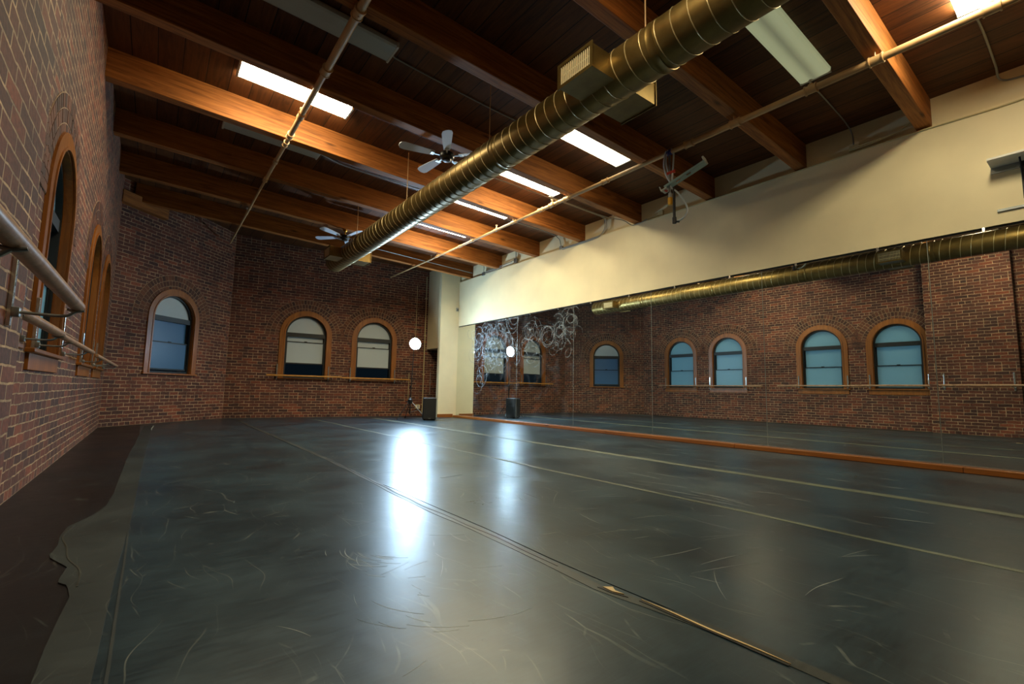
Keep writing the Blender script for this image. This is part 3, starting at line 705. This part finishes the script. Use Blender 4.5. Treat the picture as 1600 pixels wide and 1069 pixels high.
# straight round skin with a domed far end
Mx = Matrix.Rotation(PI/2, 4, 'X')
lathe(bm, [(0, -.045), (.12, -.035), (DR-.02, -.012), (DR, .01)] + [(DR, .01+(y0d-y1d)*k/20) for k in range(1, 21)], seg, Mx)
link_mesh('duct_skin', bm, M['duct'], r, smooth=True)
bm = bmesh.new(); pitch = .132; turns = int((y0d-y1d)/pitch); pts = []
k = 0
while k <= turns*24:
    a = 2*PI*k/24; pts.append(((DR+.0008)*math.cos(a), -(.03+pitch*k/24), (DR+.0008)*math.sin(a))); k += 1
tube(bm, pts, .0042, 5); link_mesh('spiral_seam', bm, M['seam'], r, smooth=True)
for yy in (1.93, 3.95, 6.0, 8.05):
    bm = bmesh.new(); lathe(bm, [(DR, -.035), (DR+.007, -.033), (DR+.007, -.027), (DR+.004, -.022), (DR+.004, .022), (DR+.007, .027), (DR+.007, .033), (DR, .035)], seg, Matrix.Translation((0, yy-9.9, 0)) @ Mx)
    link_mesh('joint_band', bm, M['duct'], r, smooth=True)
for yy in (.0, 2.09, 4.23, 6.42, 8.6):
    bm = bmesh.new(); z1 = ztop(DX)-DZ
    tube(bm, [(0, yy-9.9, DR-.01), (0, yy-9.9, z1+.01)], .006, 8); box(bm, (-.03, yy-9.9-.012, DR-.005), (.03, yy-9.9+.012, DR+.03), .003)
    link_mesh('hanger_rod', bm, M['pipe'], r)
for yc in (2.47, 9.06):
    for sd in (-1, 1):
        bm = bmesh.new(); xo = .39; hz = .095; hy = .18
        # open-fronted box let into the side of the duct
        v = []
        band(bm, [(-hy, -hz), (-hy, hz), (hy, hz), (hy, -hz)], [(-hy+.004, -hz+.004), (-hy+.004, hz-.004), (hy-.004, hz-.004), (hy-.004, -hz+.004)], .12, xo, True)
        band(bm, [(-hy-.012, -hz-.012), (-hy-.012, hz+.012), (hy+.012, hz+.012), (hy+.012, -hz-.012)], [(-hy+.016, -hz+.016), (-hy+.016, hz-.016), (hy-.016, hz-.016), (hy-.016, -hz+.016)], xo, xo+.008, True)
        # local (x,y,z) -> world: x->Y, y->Z, z->+-X
        m = Matrix(((0, 0, sd, 0), (1, 0, 0, yc-9.9), (0, 1, 0, -.035), (0, 0, 0, 1)))
        bx = link_mesh('register_box', bm, M['duct'], r, mw=m)
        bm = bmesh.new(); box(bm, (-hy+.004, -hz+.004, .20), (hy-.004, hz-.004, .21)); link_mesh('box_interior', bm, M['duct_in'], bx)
        bm = bmesh.new()
        for q in range(16):
            x = -hy+.026 + q*(2*hy-.052)/15
            box(bm, (x-.0028, -hz+.014, xo-.007), (x+.0028, hz-.014, xo+.002), 0)
        for q in (-.03, .03): box(bm, (-hy+.014, q-.003, xo-.034), (hy-.014, q+.003, xo-.028))
        link_mesh('louvers', bm, M['louver'], bx)

# ------------------------------------------------------------------ sprinkler pipes
def sprinkler(name, x, ya, yb, z, rad, tees, label, slope=0):
    r = empty(name, (x, ya, z)); tag(r, label, 'pipe')
    bm = bmesh.new(); ends = [y for y, _ in rad[1:]] + [yb]; y_ = ya
    steps = rad
    def rr_(y):
        return [q for yy, q in steps if y <= yy][-1]
    for (yy, q), e in zip(rad, ends): tube(bm, [(0, y_-ya, 0), (0, (y_+e)/2-ya, 0), (0, e-ya, 0)], q, 16); y_ = e
    link_mesh('pipe_run', bm, M['pipe'], r, smooth=True); radii = rad
    for k, (ty, kind) in enumerate(tees):
        bm = bmesh.new(); o = ty-ya; rad = rr_(ty)
        for s in (-1, 1): tube(bm, [(0, o+s*.045, 0), (0, o+s*.055, 0)], rad*1.45, 14)
        tube(bm, [(0, o-.05, 0), (0, o+.05, 0)], rad*1.25, 14)
        if kind == 'h': tube(bm, [(0, o, 0), (0, o, .05)], rad*.8, 10)
        link_mesh('coupling', bm, M['pipe'], r, smooth=True)
        if kind == 'h':
            bm = bmesh.new(); lathe(bm, [(.007, .04), (.009, .075), (.006, .08), (.006, .09), (.02, .094), (.02, .097), (0, .098)], 12, Matrix.Translation((0, o, 0)))
            tube(bm, bezier([(-.012, o, .07), (-.02, o, .08), (-.006, o, .094)], 3), .0025, 6); tube(bm, bezier([(.012, o, .07), (.02, o, .08), (.006, o, .094)], 3), .0025, 6)
            link_mesh('sprinkler_head', bm, M['white'], r, smooth=True)
        if kind == 'c':
            zt = (zbeam(x) if True else 0) - z
            bm = bmesh.new(); tube(bm, bezier([(-.02, o, -rad*.6), (0, o, -rad*1.25), (.02, o, -rad*.6)], 4), .005, 6); tube(bm, [(rad*.9, o, 0), (rad*.9, o, zt+.02)], .005, 6); tube(bm, [(-rad*.9, o, 0), (-rad*.9, o, zt+.02)], .005, 6)
            link_mesh('hanger', bm, M['pipe'], r, smooth=True)
    return r
sprinkler('sprinkler_pipe', 5.06, 12.28, -3.18, 3.09+H, [(13, .018), (8.55, .022), (5.9, .028), (3.1, .034)], [(9.89, 'h'), (8.55, 't'), (7.21, 'h'), (5.90, 't'), (5.62, 'h'), (4.46, 't'), (3.1, 't'), (2.52, 'c'), (1.74, 'h'), (1.2, 'c'), (.45, 'h'), (5.26, 'c'), (6.66, 'c'), (8.1, 'c'), (9.57, 'c')],
          'long tan sprinkler pipe with upright heads under the right side of the ceiling')
sprinkler('sprinkler_pipe', 1.18, 12.3, -3.18, 3.255+H, [(13, .018), (8.07, .025), (6.4, .031), (4.8, .038)], [(9.9, 'h'), (9.57, 'c'), (8.07, 't'), (7.3, 't'), (6.66, 'c'), (6.4, 't'), (5.83, 'h'), (4.8, 't'), (3.84, 'c')],
          'tan sprinkler pipe crossing in front of the long lit fixture on the left')

# ------------------------------------------------------------------ fluorescent fixtures
def fixture(x, y, z, lens, label, wid=.30, ln=1.26):
    r = empty('ceiling_light', (x, y, z)); r.rotation_euler = (0, ang, 0)
    tag(r, label, 'ceiling light', 'wraparound fluorescent fixtures between the beams')
    bm = bmesh.new(); box(bm, (-ln/2, -wid/2+.02, .035), (ln/2, wid/2-.02, .075), .004)
    for s in (-1, 1): box(bm, (s*ln/2-.012, -wid/2, -.004), (s*ln/2+.012, wid/2, .06), .004)
    link_mesh('housing', bm, M['housing'], r)
    # bowl-shaped acrylic lens
    bm = bmesh.new(); prof = [(-wid/2, .045), (-wid/2+.004, .012), (-wid/2+.03, 0), (0, -.004), (wid/2-.03, 0), (wid/2-.004, .012), (wid/2, .045)]
    a = [bm.verts.new((-ln/2+.012, p[0], p[1])) for p in prof]; b = [bm.verts.new((ln/2-.012, p[0], p[1])) for p in prof]
    for k in range(len(prof)-1): bm.faces.new((a[k], a[k+1], b[k+1], b[k]))
    bm.faces.new(a[::-1]); bm.faces.new(b)
    link_mesh('lens', bm, M[lens], r, smooth=False)
    return r
def fz(x): return ztop(x)-.078
FX = [(1.14, 5.92, 'lens_on', 'brightly lit fluorescent fixture at the upper left, crossed by the left sprinkler pipe'),
      (1.14, 4.53, 'lens_off', 'unlit grey fluorescent fixture at the top edge left of centre'),
      (1.14, 7.33, 'lens_off', 'unlit fluorescent fixture half hidden behind the bright orange beam'),
      (1.14, 1.55, 'lens_on', 'lit fluorescent fixture overhead beside the viewer'),
      (4.72, 4.36, 'lens_mid', 'lit fluorescent fixture with two visible tubes right of the duct, beside the cable bracket'),
      (4.72, 5.78, 'lens_on', 'lit fluorescent fixture right of the duct, largest of the fully bright pair'),
      (4.72, 7.22, 'lens_on', 'lit fluorescent fixture right of the duct, smaller of the fully bright pair'),
      (4.72, 8.72, 'lens_on', 'farthest lit fluorescent fixture, showing as a thin strip behind a beam'),
      (4.80, 1.82, 'lens_low', 'weakly glowing greenish fluorescent fixture at the upper right'),
      (4.87, .555, 'lens_on', 'bright fluorescent fixture at the top right corner')]
for x, y, l, t in FX: fixture(x, y, fz(x), l, t)

# ------------------------------------------------------------------ ceiling fans
def fan(x, y, z, a0, label):
    r = empty('ceiling_fan', (x, y, z)); tag(r, label, 'ceiling fan', 'ceiling fans')
    zt = zbeam(x)-z
    bm = bmesh.new(); lathe(bm, [(0, zt+.003), (.045, zt), (.045, zt-.03), (.03, zt-.045), (.014, zt-.05), (.014, .06), (.03, .055), (.03, .04)], 20); link_mesh('downrod', bm, M['brass'], r, smooth=True)
    bm = bmesh.new(); lathe(bm, [(0, .05), (.05, .048), (.09, .03), (.1, 0), (.09, -.03), (.06, -.045), (.05, -.07), (.02, -.08), (0, -.08)], 28); link_mesh('motor', bm, M['black_metal'], r, smooth=True)
    for k in range(5):
        a = math.radians(a0 + 72*k); m = Matrix.Rotation(a, 4, 'Z')
        bm = bmesh.new(); box(bm, (.08, -.012, -.012), (.19, .012, -.004), .003); box(bm, (.17, -.035, -.01), (.22, .035, -.004), .003); ir = link_mesh('blade_iron', bm, M['steel'], r, mw=m @ Matrix.Rotation(math.radians(0), 4, 'X'))
        bm = bmesh.new(); pts = [(.17, -.042), (.35, -.058), (.56, -.068), (.61, -.055), (.63, -.02), (.63, .02), (.61, .055), (.56, .068), (.35, .058), (.17, .042)]
        slab(bm, pts, -.003, .004); link_mesh('blade', bm, M['blade'], r, mw=m @ Matrix.Rotation(math.radians(12), 4, 'X'))
fan(2.86, 5.255, 3.07+H, 97, 'nearer ceiling fan with pale blades partly hidden behind the duct')
fan(2.92, 9.58, 3.08+H, 136, 'farther ceiling fan above the closed end of the duct')

# ------------------------------------------------------------------ barres
def barre(name, mw, x0, x1, y, z, rad, brackets, mat, label, taper=False):
    """along local x at height y, standing z off the wall"""
    r = empty(name, mat=mw @ Matrix.Translation((x0, 0, 0))); tag(r, label, 'barre', 'ballet barres on the brick walls')
    bm = bmesh.new()
    L_ = x1-x0
    lathe(bm, [(0, 0), (rad*.7, .001), (rad*.95, .008), (rad, .02), (rad, L_*.25), (rad, L_*.5), (rad, L_*.75), (rad, L_-.02), (rad*.95, L_-.008), (rad*.7, L_-.001), (0, L_)], 20)
    m = Matrix.Translation((0, y, z)) @ Matrix.Rotation(PI/2, 4, 'Y')
    o = link_mesh('rail', bm, mat, r, smooth=True, mw=m)
    for bx in brackets:
        b = bx-x0
        bm = bmesh.new(); sd_ = .014 if mw is MP else .040
        box(bm, (b-.014, y-.10, .0), (b+.014, y+.27, sd_), .002)
        for q in range(8): box(bm, (b-.004, y-.07+q*.04, sd_-.001), (b+.004, y-.055+q*.04, sd_+.0015))
        w = link_mesh('wall_strip', bm, M['chrome'], r)
        bm = bmesh.new(); tube(bm, bezier([(b, y-.045, sd_-.004), (b, y-.048, z*.5), (b, y-.046, z*.85), (b, y-rad-.004, z)], 6), .006, 8)
        box(bm, (b-.018, y-.065, sd_-.002), (b+.018, y-.028, sd_+.022), .004)
        tube(bm, bezier([(b, y-.02, z-rad-.003), (b, y-rad-.004, z), (b, y-.02, z+rad+.003)], 4), .005, 8)
        link_mesh('bracket_arm', bm, M['steel'], r, smooth=True)
    return r
BH = 1.055
MP = frame_matrix((XL+.228, 0, 0), (0, 1))
barre('ballet_barre', MP, -2.9, 2.56, BH, .187, .0225, [-1.2, .1, 1.42, 2.50], M['barre'], 'thick wooden barre end nearest the viewer, fixed to the brick pier')
barre('ballet_barre', ML, 2.62, 4.06, BH-.005, .20, .024, [2.80, 3.93], M['barre'], 'thick wooden barre in front of the first window beside the brick pier')
barre('ballet_barre', ML, 4.06, 6.05, BH-.012, .20, .019, [4.40, 5.56], M['barre'], 'thinner wooden barre in front of the nearest visible left window')
barre('ballet_barre', ML, 6.50, 10.0, BH-.02, .20, .019, [7.02, 8.18, 8.68, 9.82], M['barre'], 'long wooden barre in front of the two farthest left windows')
barre('ballet_barre', MB, 2.18-1.35, 3.94-1.35, BH-.03, .15, .021, [2.42-1.35, 3.62-1.35], M['barre2'], 'golden wooden barre under the left window of the back wall')
barre('ballet_barre', MB, 3.945-1.35, 5.78-1.35, BH-.045, .15, .021, [4.17-1.35, 5.37-1.35], M['barre2'], 'golden wooden barre under the right window of the back wall')

# ------------------------------------------------------------------ work lamp on tripod
LX, LY = 5.24, 11.1
r = empty('work_lamp', (LX, LY, .004)); tag(r, 'glaring white work lamp on a black tripod stand by the back wall', 'lamp')
bm = bmesh.new(); tube(bm, [(0, 0, .12), (.01, 0, .8)], .014, 10); tube(bm, [(.01, 0, .78), (.03, 0, 1.30)], .011, 10); tube(bm, [(.03, 0, 1.28), (.045, 0, 1.78)], .008, 10); lathe(bm, [(0, .78), (.022, .78), (.022, .83), (0, .83)], 12)
link_mesh('pole', bm, M['black_metal'], r, smooth=True)
bm = bmesh.new(); lathe(bm, [(0, .38), (.05, .38), (.06, .40), (.06, .48), (.04, .50), (.02, .54), (0, .54)], 14); box(bm, (-.12, -.02, .42), (-.05, .02, .445), .004); link_mesh('collar', bm, M['black'], r, smooth=True)
for k in range(3):
    a = math.radians(200 + 120*k); d = Vector((math.cos(a), math.sin(a), 0))
    bm = bmesh.new(); tube(bm, [d*.03+Vector((0, 0, .44)), d*.42+Vector((0, 0, .012))], .009, 8); tube(bm, [Vector((0, 0, .16)), d*.22+Vector((0, 0, .235))], .006, 8)
    g = link_mesh('leg', bm, M['steel'] if k == 1 else M['black_metal'], r, smooth=True)
    bm = bmesh.new(); tube(bm, [d*.405+Vector((0, 0, .028)), d*.43+Vector((0, 0, .003))], .013, 8); link_mesh('rubber_foot', bm, M['rubber'], g)
hd = Vector((-.10, -1, .05)).normalized(); q = hd.to_track_quat('Z', 'Y').to_matrix().to_4x4(); mh = Matrix.Translation((.045, -.02, 1.90)) @ q
bm = bmesh.new(); lathe(bm, [(0, -.10), (.05, -.10), (.07, -.07), (.12, -.01), (.147, .03), (.152, .062), (.147, .062), (.141, .03), (.12, .0), (0, -.03)], 28); link_mesh('head', bm, M['black'], r, smooth=True, mw=mh)
bm = bmesh.new(); lathe(bm, [(0, -.02), (.13, .012), (.137, .04), (.128, .08), (.10, .115), (.055, .138), (0, .145)], 28); link_mesh('bulb', bm, M['led'], r, smooth=True, mw=mh)
bm = bmesh.new(); tube(bm, [(.045, 0, 1.75), (.045, 0, 1.80)], .012, 8); tube(bm, bezier([(-.10, .03, 1.90), (-.10, .03, 1.80), (.045, .0, 1.77), (.19, -.02, 1.80), (.19, -.04, 1.90)], 5), .006, 6); link_mesh('yoke', bm, M['black_metal'], r)

# ------------------------------------------------------------------ floor speaker
r = empty('loudspeaker', (5.50, 10.55, .004)); tag(r, 'tall black loudspeaker standing on the floor in front of the cream column', 'loudspeaker'); r.rotation_euler = (0, 0, math.radians(-24))
bm = bmesh.new(); box(bm, (-.16, -.14, .015), (.16, .15, .545), .018); link_mesh('cabinet', bm, M['black'], r)
bm = bmesh.new(); box(bm, (-.148, -.152, .03), (.148, -.138, .53), .006); gq = link_mesh('front_grille', bm, M['grille_cloth'], r)
bm = bmesh.new(); box(bm, (-.03, -.1555, .038), (.03, -.151, .050), .001); link_mesh('badge', bm, M['steel'], gq)
for sx_, sy_ in ((-1, -1), (1, -1), (1, 1), (-1, 1)):
    bm = bmesh.new(); lathe(bm, [(0, 0), (.018, 0), (.02, .016), (0, .016)], 10, Matrix.Translation((sx_*.12, .005+sy_*.1, 0))); link_mesh('foot', bm, M['rubber'], r)
bm = bmesh.new(); box(bm, (.155, -.03, .36), (.163, .06, .40), .004); link_mesh('handle', bm, M['black_metal'], r)

# ------------------------------------------------------------------ back wall services (local frame of the back wall)
def bx_(X): return (X-P2[0])*1.004
r = empty('wall_outlet', mat=MB @ Matrix.Translation((bx_(6.07), 0, 0))); tag(r, 'grey outlet box with cream pipe low on the back wall behind the loudspeaker', 'outlet')
bm = bmesh.new(); box(bm, (-.07, .20, 0), (.06, .32, .05), .006); link_mesh('box', bm, M['conduit_cream'], r)
bm = bmesh.new(); box(bm, (-.05, .215, .05), (.04, .305, .055), .003); fp = link_mesh('face_plate', bm, M['white'], r)
bm = bmesh.new()
for s in (.235, .27): box(bm, (-.02, s, .0552), (.01, s+.02, .0565))
link_mesh('sockets', bm, M['black'], fp)
r = empty('vertical_pipe', mat=MB @ Matrix.Translation((bx_(6.20), 0, 0))); tag(r, 'cream vertical pipe running down the back wall beside the column', 'pipe')
bm = bmesh.new(); tube(bm, [(0, 4.05, .04), (0, .20, .04)], .016, 10); tube(bm, bezier([(0, .22, .04), (-.005, .12, .04), (.02, .07, .04), (.06, .05, .04)], 5), .02, 10); link_mesh('pipe_run', bm, M['pipe_cream'], r, smooth=True)
for y in (.32, 1.18, 2.3, 3.4):
    bm = bmesh.new(); box(bm, (-.035, y-.012, 0), (.035, y+.012, .062), .004); link_mesh('strap', bm, M['conduit_cream'], r)
for X_, ya, yb, l in ((5.93, 3.75, 2.2, 'thin conduit on the back wall above the work lamp'), (5.78, 1.2, .34, 'short thin conduit on the back wall low beside the lamp stand'), (6.42, 1.25, .62, 'thin grey conduit on the brick between the cream pipe and the column')):
    bm = bmesh.new(); tube(bm, [(0, ya, .012), (0, (ya+yb)/2, .012), (0, yb, .012)], .007, 8); box(bm, (-.014, (ya+yb)/2-.006, 0), (.014, (ya+yb)/2+.006, .021))
    tag(link_mesh('wall_conduit', bm, M['conduit_cream'] if X_ < 6 else M['conduit'], smooth=True, mw=MB @ Matrix.Translation((bx_(X_), 0, 0))), l, 'conduit')

# ------------------------------------------------------------------ small sensor in the corner
r = empty('corner_sensor', (6.73, 11.45, 2.27+H)); tag(r, 'small grey motion sensor in the corner of the cream column', 'sensor')
bm = bmesh.new(); box(bm, (-.035, -.045, -.05), (.03, -.005, .05), .012); link_mesh('body', bm, M['steel'], r)
bm = bmesh.new(); box(bm, (-.012, -.005, -.02), (.012, .03, .02), .003); link_mesh('mount', bm, M['white'], r)
bm = bmesh.new(); lathe(bm, [(0, .012), (.014, .008), (.02, 0), (.02, -.004), (0, -.004)], 12, Matrix.Translation((0, -.046, -.012)) @ Matrix.Rotation(PI/2, 4, 'X')); link_mesh('lens', bm, M['black'], r)

# ------------------------------------------------------------------ conduits and boxes on the mirror wall
zl = 3.08+H
def conduit(pts, label, rad=.009, mat='conduit', n=6, straps=()):
    bm = bmesh.new(); tube(bm, bezier(pts, n), rad, 8)
    return tag(link_mesh('conduit', bm, M[mat], smooth=True), label, 'conduit')
def jbox(x, y, z, w, label, mat='conduit_cream'):
    r = empty('junction_box', (x, y, z)); tag(r, label, 'junction box', 'junction boxes on the ledge of the mirror wall')
    bm = bmesh.new(); box(bm, (-.035, -w/2, -w/2), (0, w/2, w/2), .005); link_mesh('box', bm, M[mat], r)
    bm = bmesh.new(); box(bm, (-.042, -w/2-.004, -w/2-.004), (-.035, w/2+.004, w/2+.004), .002); lathe(bm, [(0, 0), (.005, 0), (.005, .003), (0, .004)], 8, Matrix.Translation((-.042, w/3, w/3)) @ Matrix.Rotation(-PI/2, 4, 'Y')); link_mesh('cover', bm, M[mat], r)
xw = W-.012
bm = bmesh.new(); tube(bm, [(xw, 5.0, zl-.012), (xw, 1.6, zl-.012), (xw, 1.2, zl-.014), (xw, .62, zl-.035), (xw, .2, zl-.03), (xw, -3.1, zl-.03)], .009, 8)
tag(link_mesh('conduit', bm, M['conduit_cream'], smooth=True), 'cream conduit along the ledge at the right end of the mirror wall', 'conduit')
for dz in (.03, .052):
    conduit([(xw, 1.95, zl+dz), (xw, 1.7, zl+dz+.005), (xw, 1.45, zl+.07), (xw, 1.32, zl+.13)], ('lower' if dz < .04 else 'upper') + ' short conduit curving from the ledge junction box towards the top right beam', .007, 'conduit_cream')
jbox(W+.055, 1.9, zl+.05, .10, 'cream junction box on the ledge right of the second beam end from the right')
conduit([(5.45, 1.90, fz(5.4)+.03), (6.3, 1.92, ztop(6.3)-.012), (6.72, 1.93, ztop(6.72)-.02), (6.855, 1.92, ztop(W)-.10), (6.85, 1.91, zl+.10)], 'conduit from the weakly lit fixture down to the ledge junction box', .008)
conduit([(5.5, .62, ztop(5.5)-.012), (5.9, .60, ztop(5.9)-.015), (6.6, .60, ztop(6.6)-.03), (6.84, .59, ztop(W)-.09), (6.85, .40, ztop(W)-.13), (6.85, .0, ztop(W)-.14)], 'grey conduit bending down at the top right corner of the picture', .010)
# middle group beside the cable bracket
jbox(W+.055, 4.76, zl+.06, .09, 'cream junction box on the ledge behind the hanging cable bracket')
for dz in (.022, .045):
    conduit([(xw+.05, 4.8, zl+dz+.01), (xw+.045, 5.0, zl+dz), (xw+.05, 5.12, zl+dz)], ('lower' if dz < .04 else 'upper') + ' short conduit left of the junction box behind the cable bracket', .007, 'conduit_cream')
conduit([(3.05, 5.60, 3.20+H), (4.98, 5.50, 3.135+H), (6.1, 5.42, 3.10+H), (6.6, 5.40, 3.14+H), (6.77, 5.34, 3.075+H), (6.785, 5.15, 3.07+H), (6.80, 5.02, 3.10+H)], 'grey conduit slung along the beam left of the cable bracket', .008)
# group with two parallel bends
for k, d in enumerate((0, .03)):
    bm = bmesh.new(); pts = bezier([(5.3, 5.98+d, 3.43+H), (6.4, 5.98+d, 3.42+H), (6.74, 5.98+d, 3.40+H), (6.82-d*.2, 5.99+d, 3.34+H), (6.83-d*.2, 6.0+d, 3.22+H), (6.81, 6.08+d, 3.12+H-d*.3), (6.79, 6.3, 3.078+H-d*.8), (6.79, 7.2, 3.078+H-d*.8)], 6)
    tube(bm, pts, .0085, 8); tag(link_mesh('conduit', bm, M['conduit'], smooth=True), ['inner', 'outer'][k] + ' of two parallel conduits bending down between the fifth and sixth beam ends', 'conduit')
jbox(W+.04, 7.27, 3.11+H, .075, 'small grey junction box where two parallel conduits end', 'conduit')
conduit([(5.4, 7.34, 3.42+H), (6.5, 7.34, 3.40+H), (6.8, 7.33, 3.33+H), (6.83, 7.3, 3.22+H), (6.825, 7.28, 3.15+H)], 'conduit curving down to the small grey junction box', .0085)
jbox(W+.04, 8.88, 3.17+H, .10, 'grey junction box on a drop between the two last beam ends', 'steel')
conduit([(6.83, 8.88, 3.46+H), (6.83, 8.88, 3.3+H), (6.83, 8.88, 3.22+H)], 'short vertical conduit above the grey junction box near the back', .011)
jbox(W-.002, 10.22, 3.085+H, .085, 'grey junction box nearest the cream column', 'steel')
conduit([(6.79, 10.22, 3.44+H), (6.79, 10.22, 3.3+H), (6.79, 10.22, 3.15+H)], 'short vertical conduit above the junction box nearest the column', .009)
for dz in (.02, -.02):
    conduit([(6.79, 10.18, 3.11+H+dz), (6.79, 9.6, 3.12+H+dz), (6.79, 8.93, 3.14+H+dz)], ('upper' if dz > 0 else 'lower') + ' straight conduit joining the two grey junction boxes near the back', .009)
# conduits along the beams
conduit([(1.80, 4.60, ztop(1.8)-.02), (2.0, 4.64, ztop(2)-.015), (3.5, 4.66, ztop(3.5)-.015), (4.08, 4.5, ztop(4.08)-.03)], 'thin grey conduit on the planks right of the unlit grey fixture', .008)
conduit([(1.78, 7.36, ztop(1.78)-.02), (2.4, 7.5, ztop(2.4)-.015), (4.1, 7.35, ztop(4.1)-.02)], 'thin conduit on the planks behind the bright orange beam', .008)
conduit([(2.9, 10.80, 3.42+H), (4.4, 10.80, 3.34+H), (6.8, 10.80, 3.22+H)], 'grey conduit running along the face of the last beam', .010)

# ------------------------------------------------------------------ hanging cable bracket on the right pipe
r = empty('cable_bracket', (5.06, 3.38, 3.09+H)); tag(r, 'pale steel bracket with looped hoses and yellow plug strapped to the right sprinkler pipe', 'bracket')
bm = bmesh.new()
for k in range(5): tube(bm, [(0, -.035+k*.017, 0), (0, -.022+k*.017, 0)], .032+.003*(k % 2), 14)
link_mesh('blue_wrap', bm, M['blue'], r, smooth=True)
bm = bmesh.new(); box(bm, (-.01, -.012, -.60), (.01, .012, .0), .003); link_mesh('drop_rod', bm, M['steel'], r)
# perforated strut: long channel hung at a slant
d = Vector((.10, -.50, .19)); o0 = Vector((.0, .06, -.47)); L_ = d.length
mq = Matrix.Translation(o0) @ d.to_track_quat('X', 'Z').to_matrix().to_4x4()
bm = bmesh.new(); hw = .05
xs = [0, .13, .17, .21, .27, .31, .35, L_]
box(bm, (0, -hw, 0), (L_, -hw+.022, .003)); box(bm, (0, hw-.022, 0), (L_, hw, .003))
for xa, xb in ((0, .15), (.21, .29), (.35, L_)): box(bm, (xa, -hw+.022, 0), (xb, hw-.022, .003))
box(bm, (0, -hw, 0), (L_, -hw+.003, .03)); box(bm, (0, hw-.003, 0), (L_, hw, .03))
st = link_mesh('strut', bm, M['strut'], r, mw=mq)
for k in range(3):
    bm = bmesh.new(); y = -.034+.034*k; box(bm, (L_-.012, y-.013, .0), (L_+.012, y+.013, .085), .004); link_mesh('end_block', bm, M['white'], st)
bm = bmesh.new(); box(bm, (-.05, -hw-.01, -.02), (.03, hw+.01, -.005), .004); box(bm, (-.055, -hw-.01, -.02), (-.045, -hw+.03, .05), .003); eb = link_mesh('end_bracket', bm, M['white'], st)
bm = bmesh.new(); box(bm, (-.02, -.03, -.026), (.01, .03, -.019), .002); link_mesh('red_strip', bm, M['red'], eb)
bm = bmesh.new(); box(bm, (-.012, -.08, -.295), (.012, .04, -.255), .005); link_mesh('red_clip', bm, M['red'], r)
bm = bmesh.new(); box(bm, (-.022, -.022, -.70), (.022, .022, -.60), .006); link_mesh('yellow_plug', bm, M['yellow'], r)
bm = bmesh.new(); box(bm, (-.018, -.018, -.60), (.018, .018, -.54), .004); link_mesh('plug_collar', bm, M['clear'], r)
bm = bmesh.new(); tube(bm, bezier([(-.03, .03, .02), (-.035, .06, -.12), (-.03, .04, -.28), (.0, .0, -.40), (.0, -.02, -.48), (.0, -.10, -.56), (.0, -.19, -.70), (0, -.24, -.84), (0, -.18, -.92), (0, -.07, -.94)], 8), .011, 10)
tube(bm, bezier([(.0, -.03, .035), (.0, -.06, -.03), (.0, -.05, -.2), (.0, -.03, -.42)], 8), .012, 10); tube(bm, bezier([(-.02, .01, .03), (-.02, .04, -.1), (0, .02, -.3), (0, 0, -.45)], 8), .009, 10)
link_mesh('clear_hose', bm, M['clear'], r, smooth=True)
bm = bmesh.new(); tube(bm, [(0, -.055, -.50), (0, -.055, -.93)], .017, 12); tube(bm, [(0, -.055, -.88), (0, -.055, -.955)], .026, 12); tube(bm, [(0, -.055, -.93), (0, -.12, -.95)], .014, 10); link_mesh('black_hose', bm, M['rubber'], r, smooth=True)

# ------------------------------------------------------------------ wall bracket shelf at the right edge
r = empty('wall_shelf', (W, .45, 2.42+H)); tag(r, 'grey wall shelf with folded dark arm at the right edge of the cream wall', 'shelf')
bm = bmesh.new(); box(bm, (-.24, -.75, -.012), (0, .27, 0), .002); box(bm, (-.24, -.75, -.012), (-.234, .27, .02), .001); link_mesh('shelf_plate', bm, M['white'], r)
bm = bmesh.new(); box(bm, (-.008, -.75, -.075), (0, .27, -.012), .001); link_mesh('back_plate', bm, M['steel'], r)
bm = bmesh.new(); box(bm, (-.02, -.78, -.49), (0, .25, -.465), .002); link_mesh('lower_rail', bm, M['steel'], r)
bm = bmesh.new()
for s in (-.02, .02): tube(bm, [(-.15, .03+s, -.012), (-.06, .03+s*.8, -.20), (-.012, .03, -.40)], .008, 8)
box(bm, (-.012, .0, -.40), (0, .06, -.012), .002); tube(bm, [(-.10, .0, -.10), (-.10, .06, -.10)], .008, 8); link_mesh('folding_arm', bm, M['black_metal'], r)

# ------------------------------------------------------------------ world, camera, view
w = bpy.data.worlds.new('dusk'); S.world = w; w.use_nodes = True
bg = w.node_tree.nodes['Background']; bg.inputs[0].default_value = (.24, .50, .72, 1); bg.inputs[1].default_value = .6

f, yaw, pitch, roll = 733.9644, .6506, .1041, .0189
fw_ = Vector((math.sin(yaw)*math.cos(pitch), math.cos(yaw)*math.cos(pitch), math.sin(pitch)))
rt = Vector((math.cos(yaw), -math.sin(yaw), 0)); up = rt.cross(fw_)
r2 = rt*math.cos(roll) + up*math.sin(roll); u2 = up*math.cos(roll) - rt*math.sin(roll)
cam = bpy.data.cameras.new('camera'); co = bpy.data.objects.new('camera', cam); COL.objects.link(co)
m = Matrix.Identity(4)
for i in range(3): m[i][0] = r2[i]; m[i][1] = u2[i]; m[i][2] = -fw_[i]
m.translation = Vector((0, 0, H)); co.matrix_world = m
cam.sensor_width = 36; cam.lens = f*36/1600; cam.clip_start = .02; cam.clip_end = 200
S.camera = co
S.view_settings.view_transform = 'Standard'; S.view_settings.look = 'None'; S.view_settings.gamma = 1; S.view_settings.use_curve_mapping = False
S.view_settings.exposure = 0.0
S.cycles.sample_clamp_indirect = 60.0   # keeps the lamp's mirrored glare on the floor
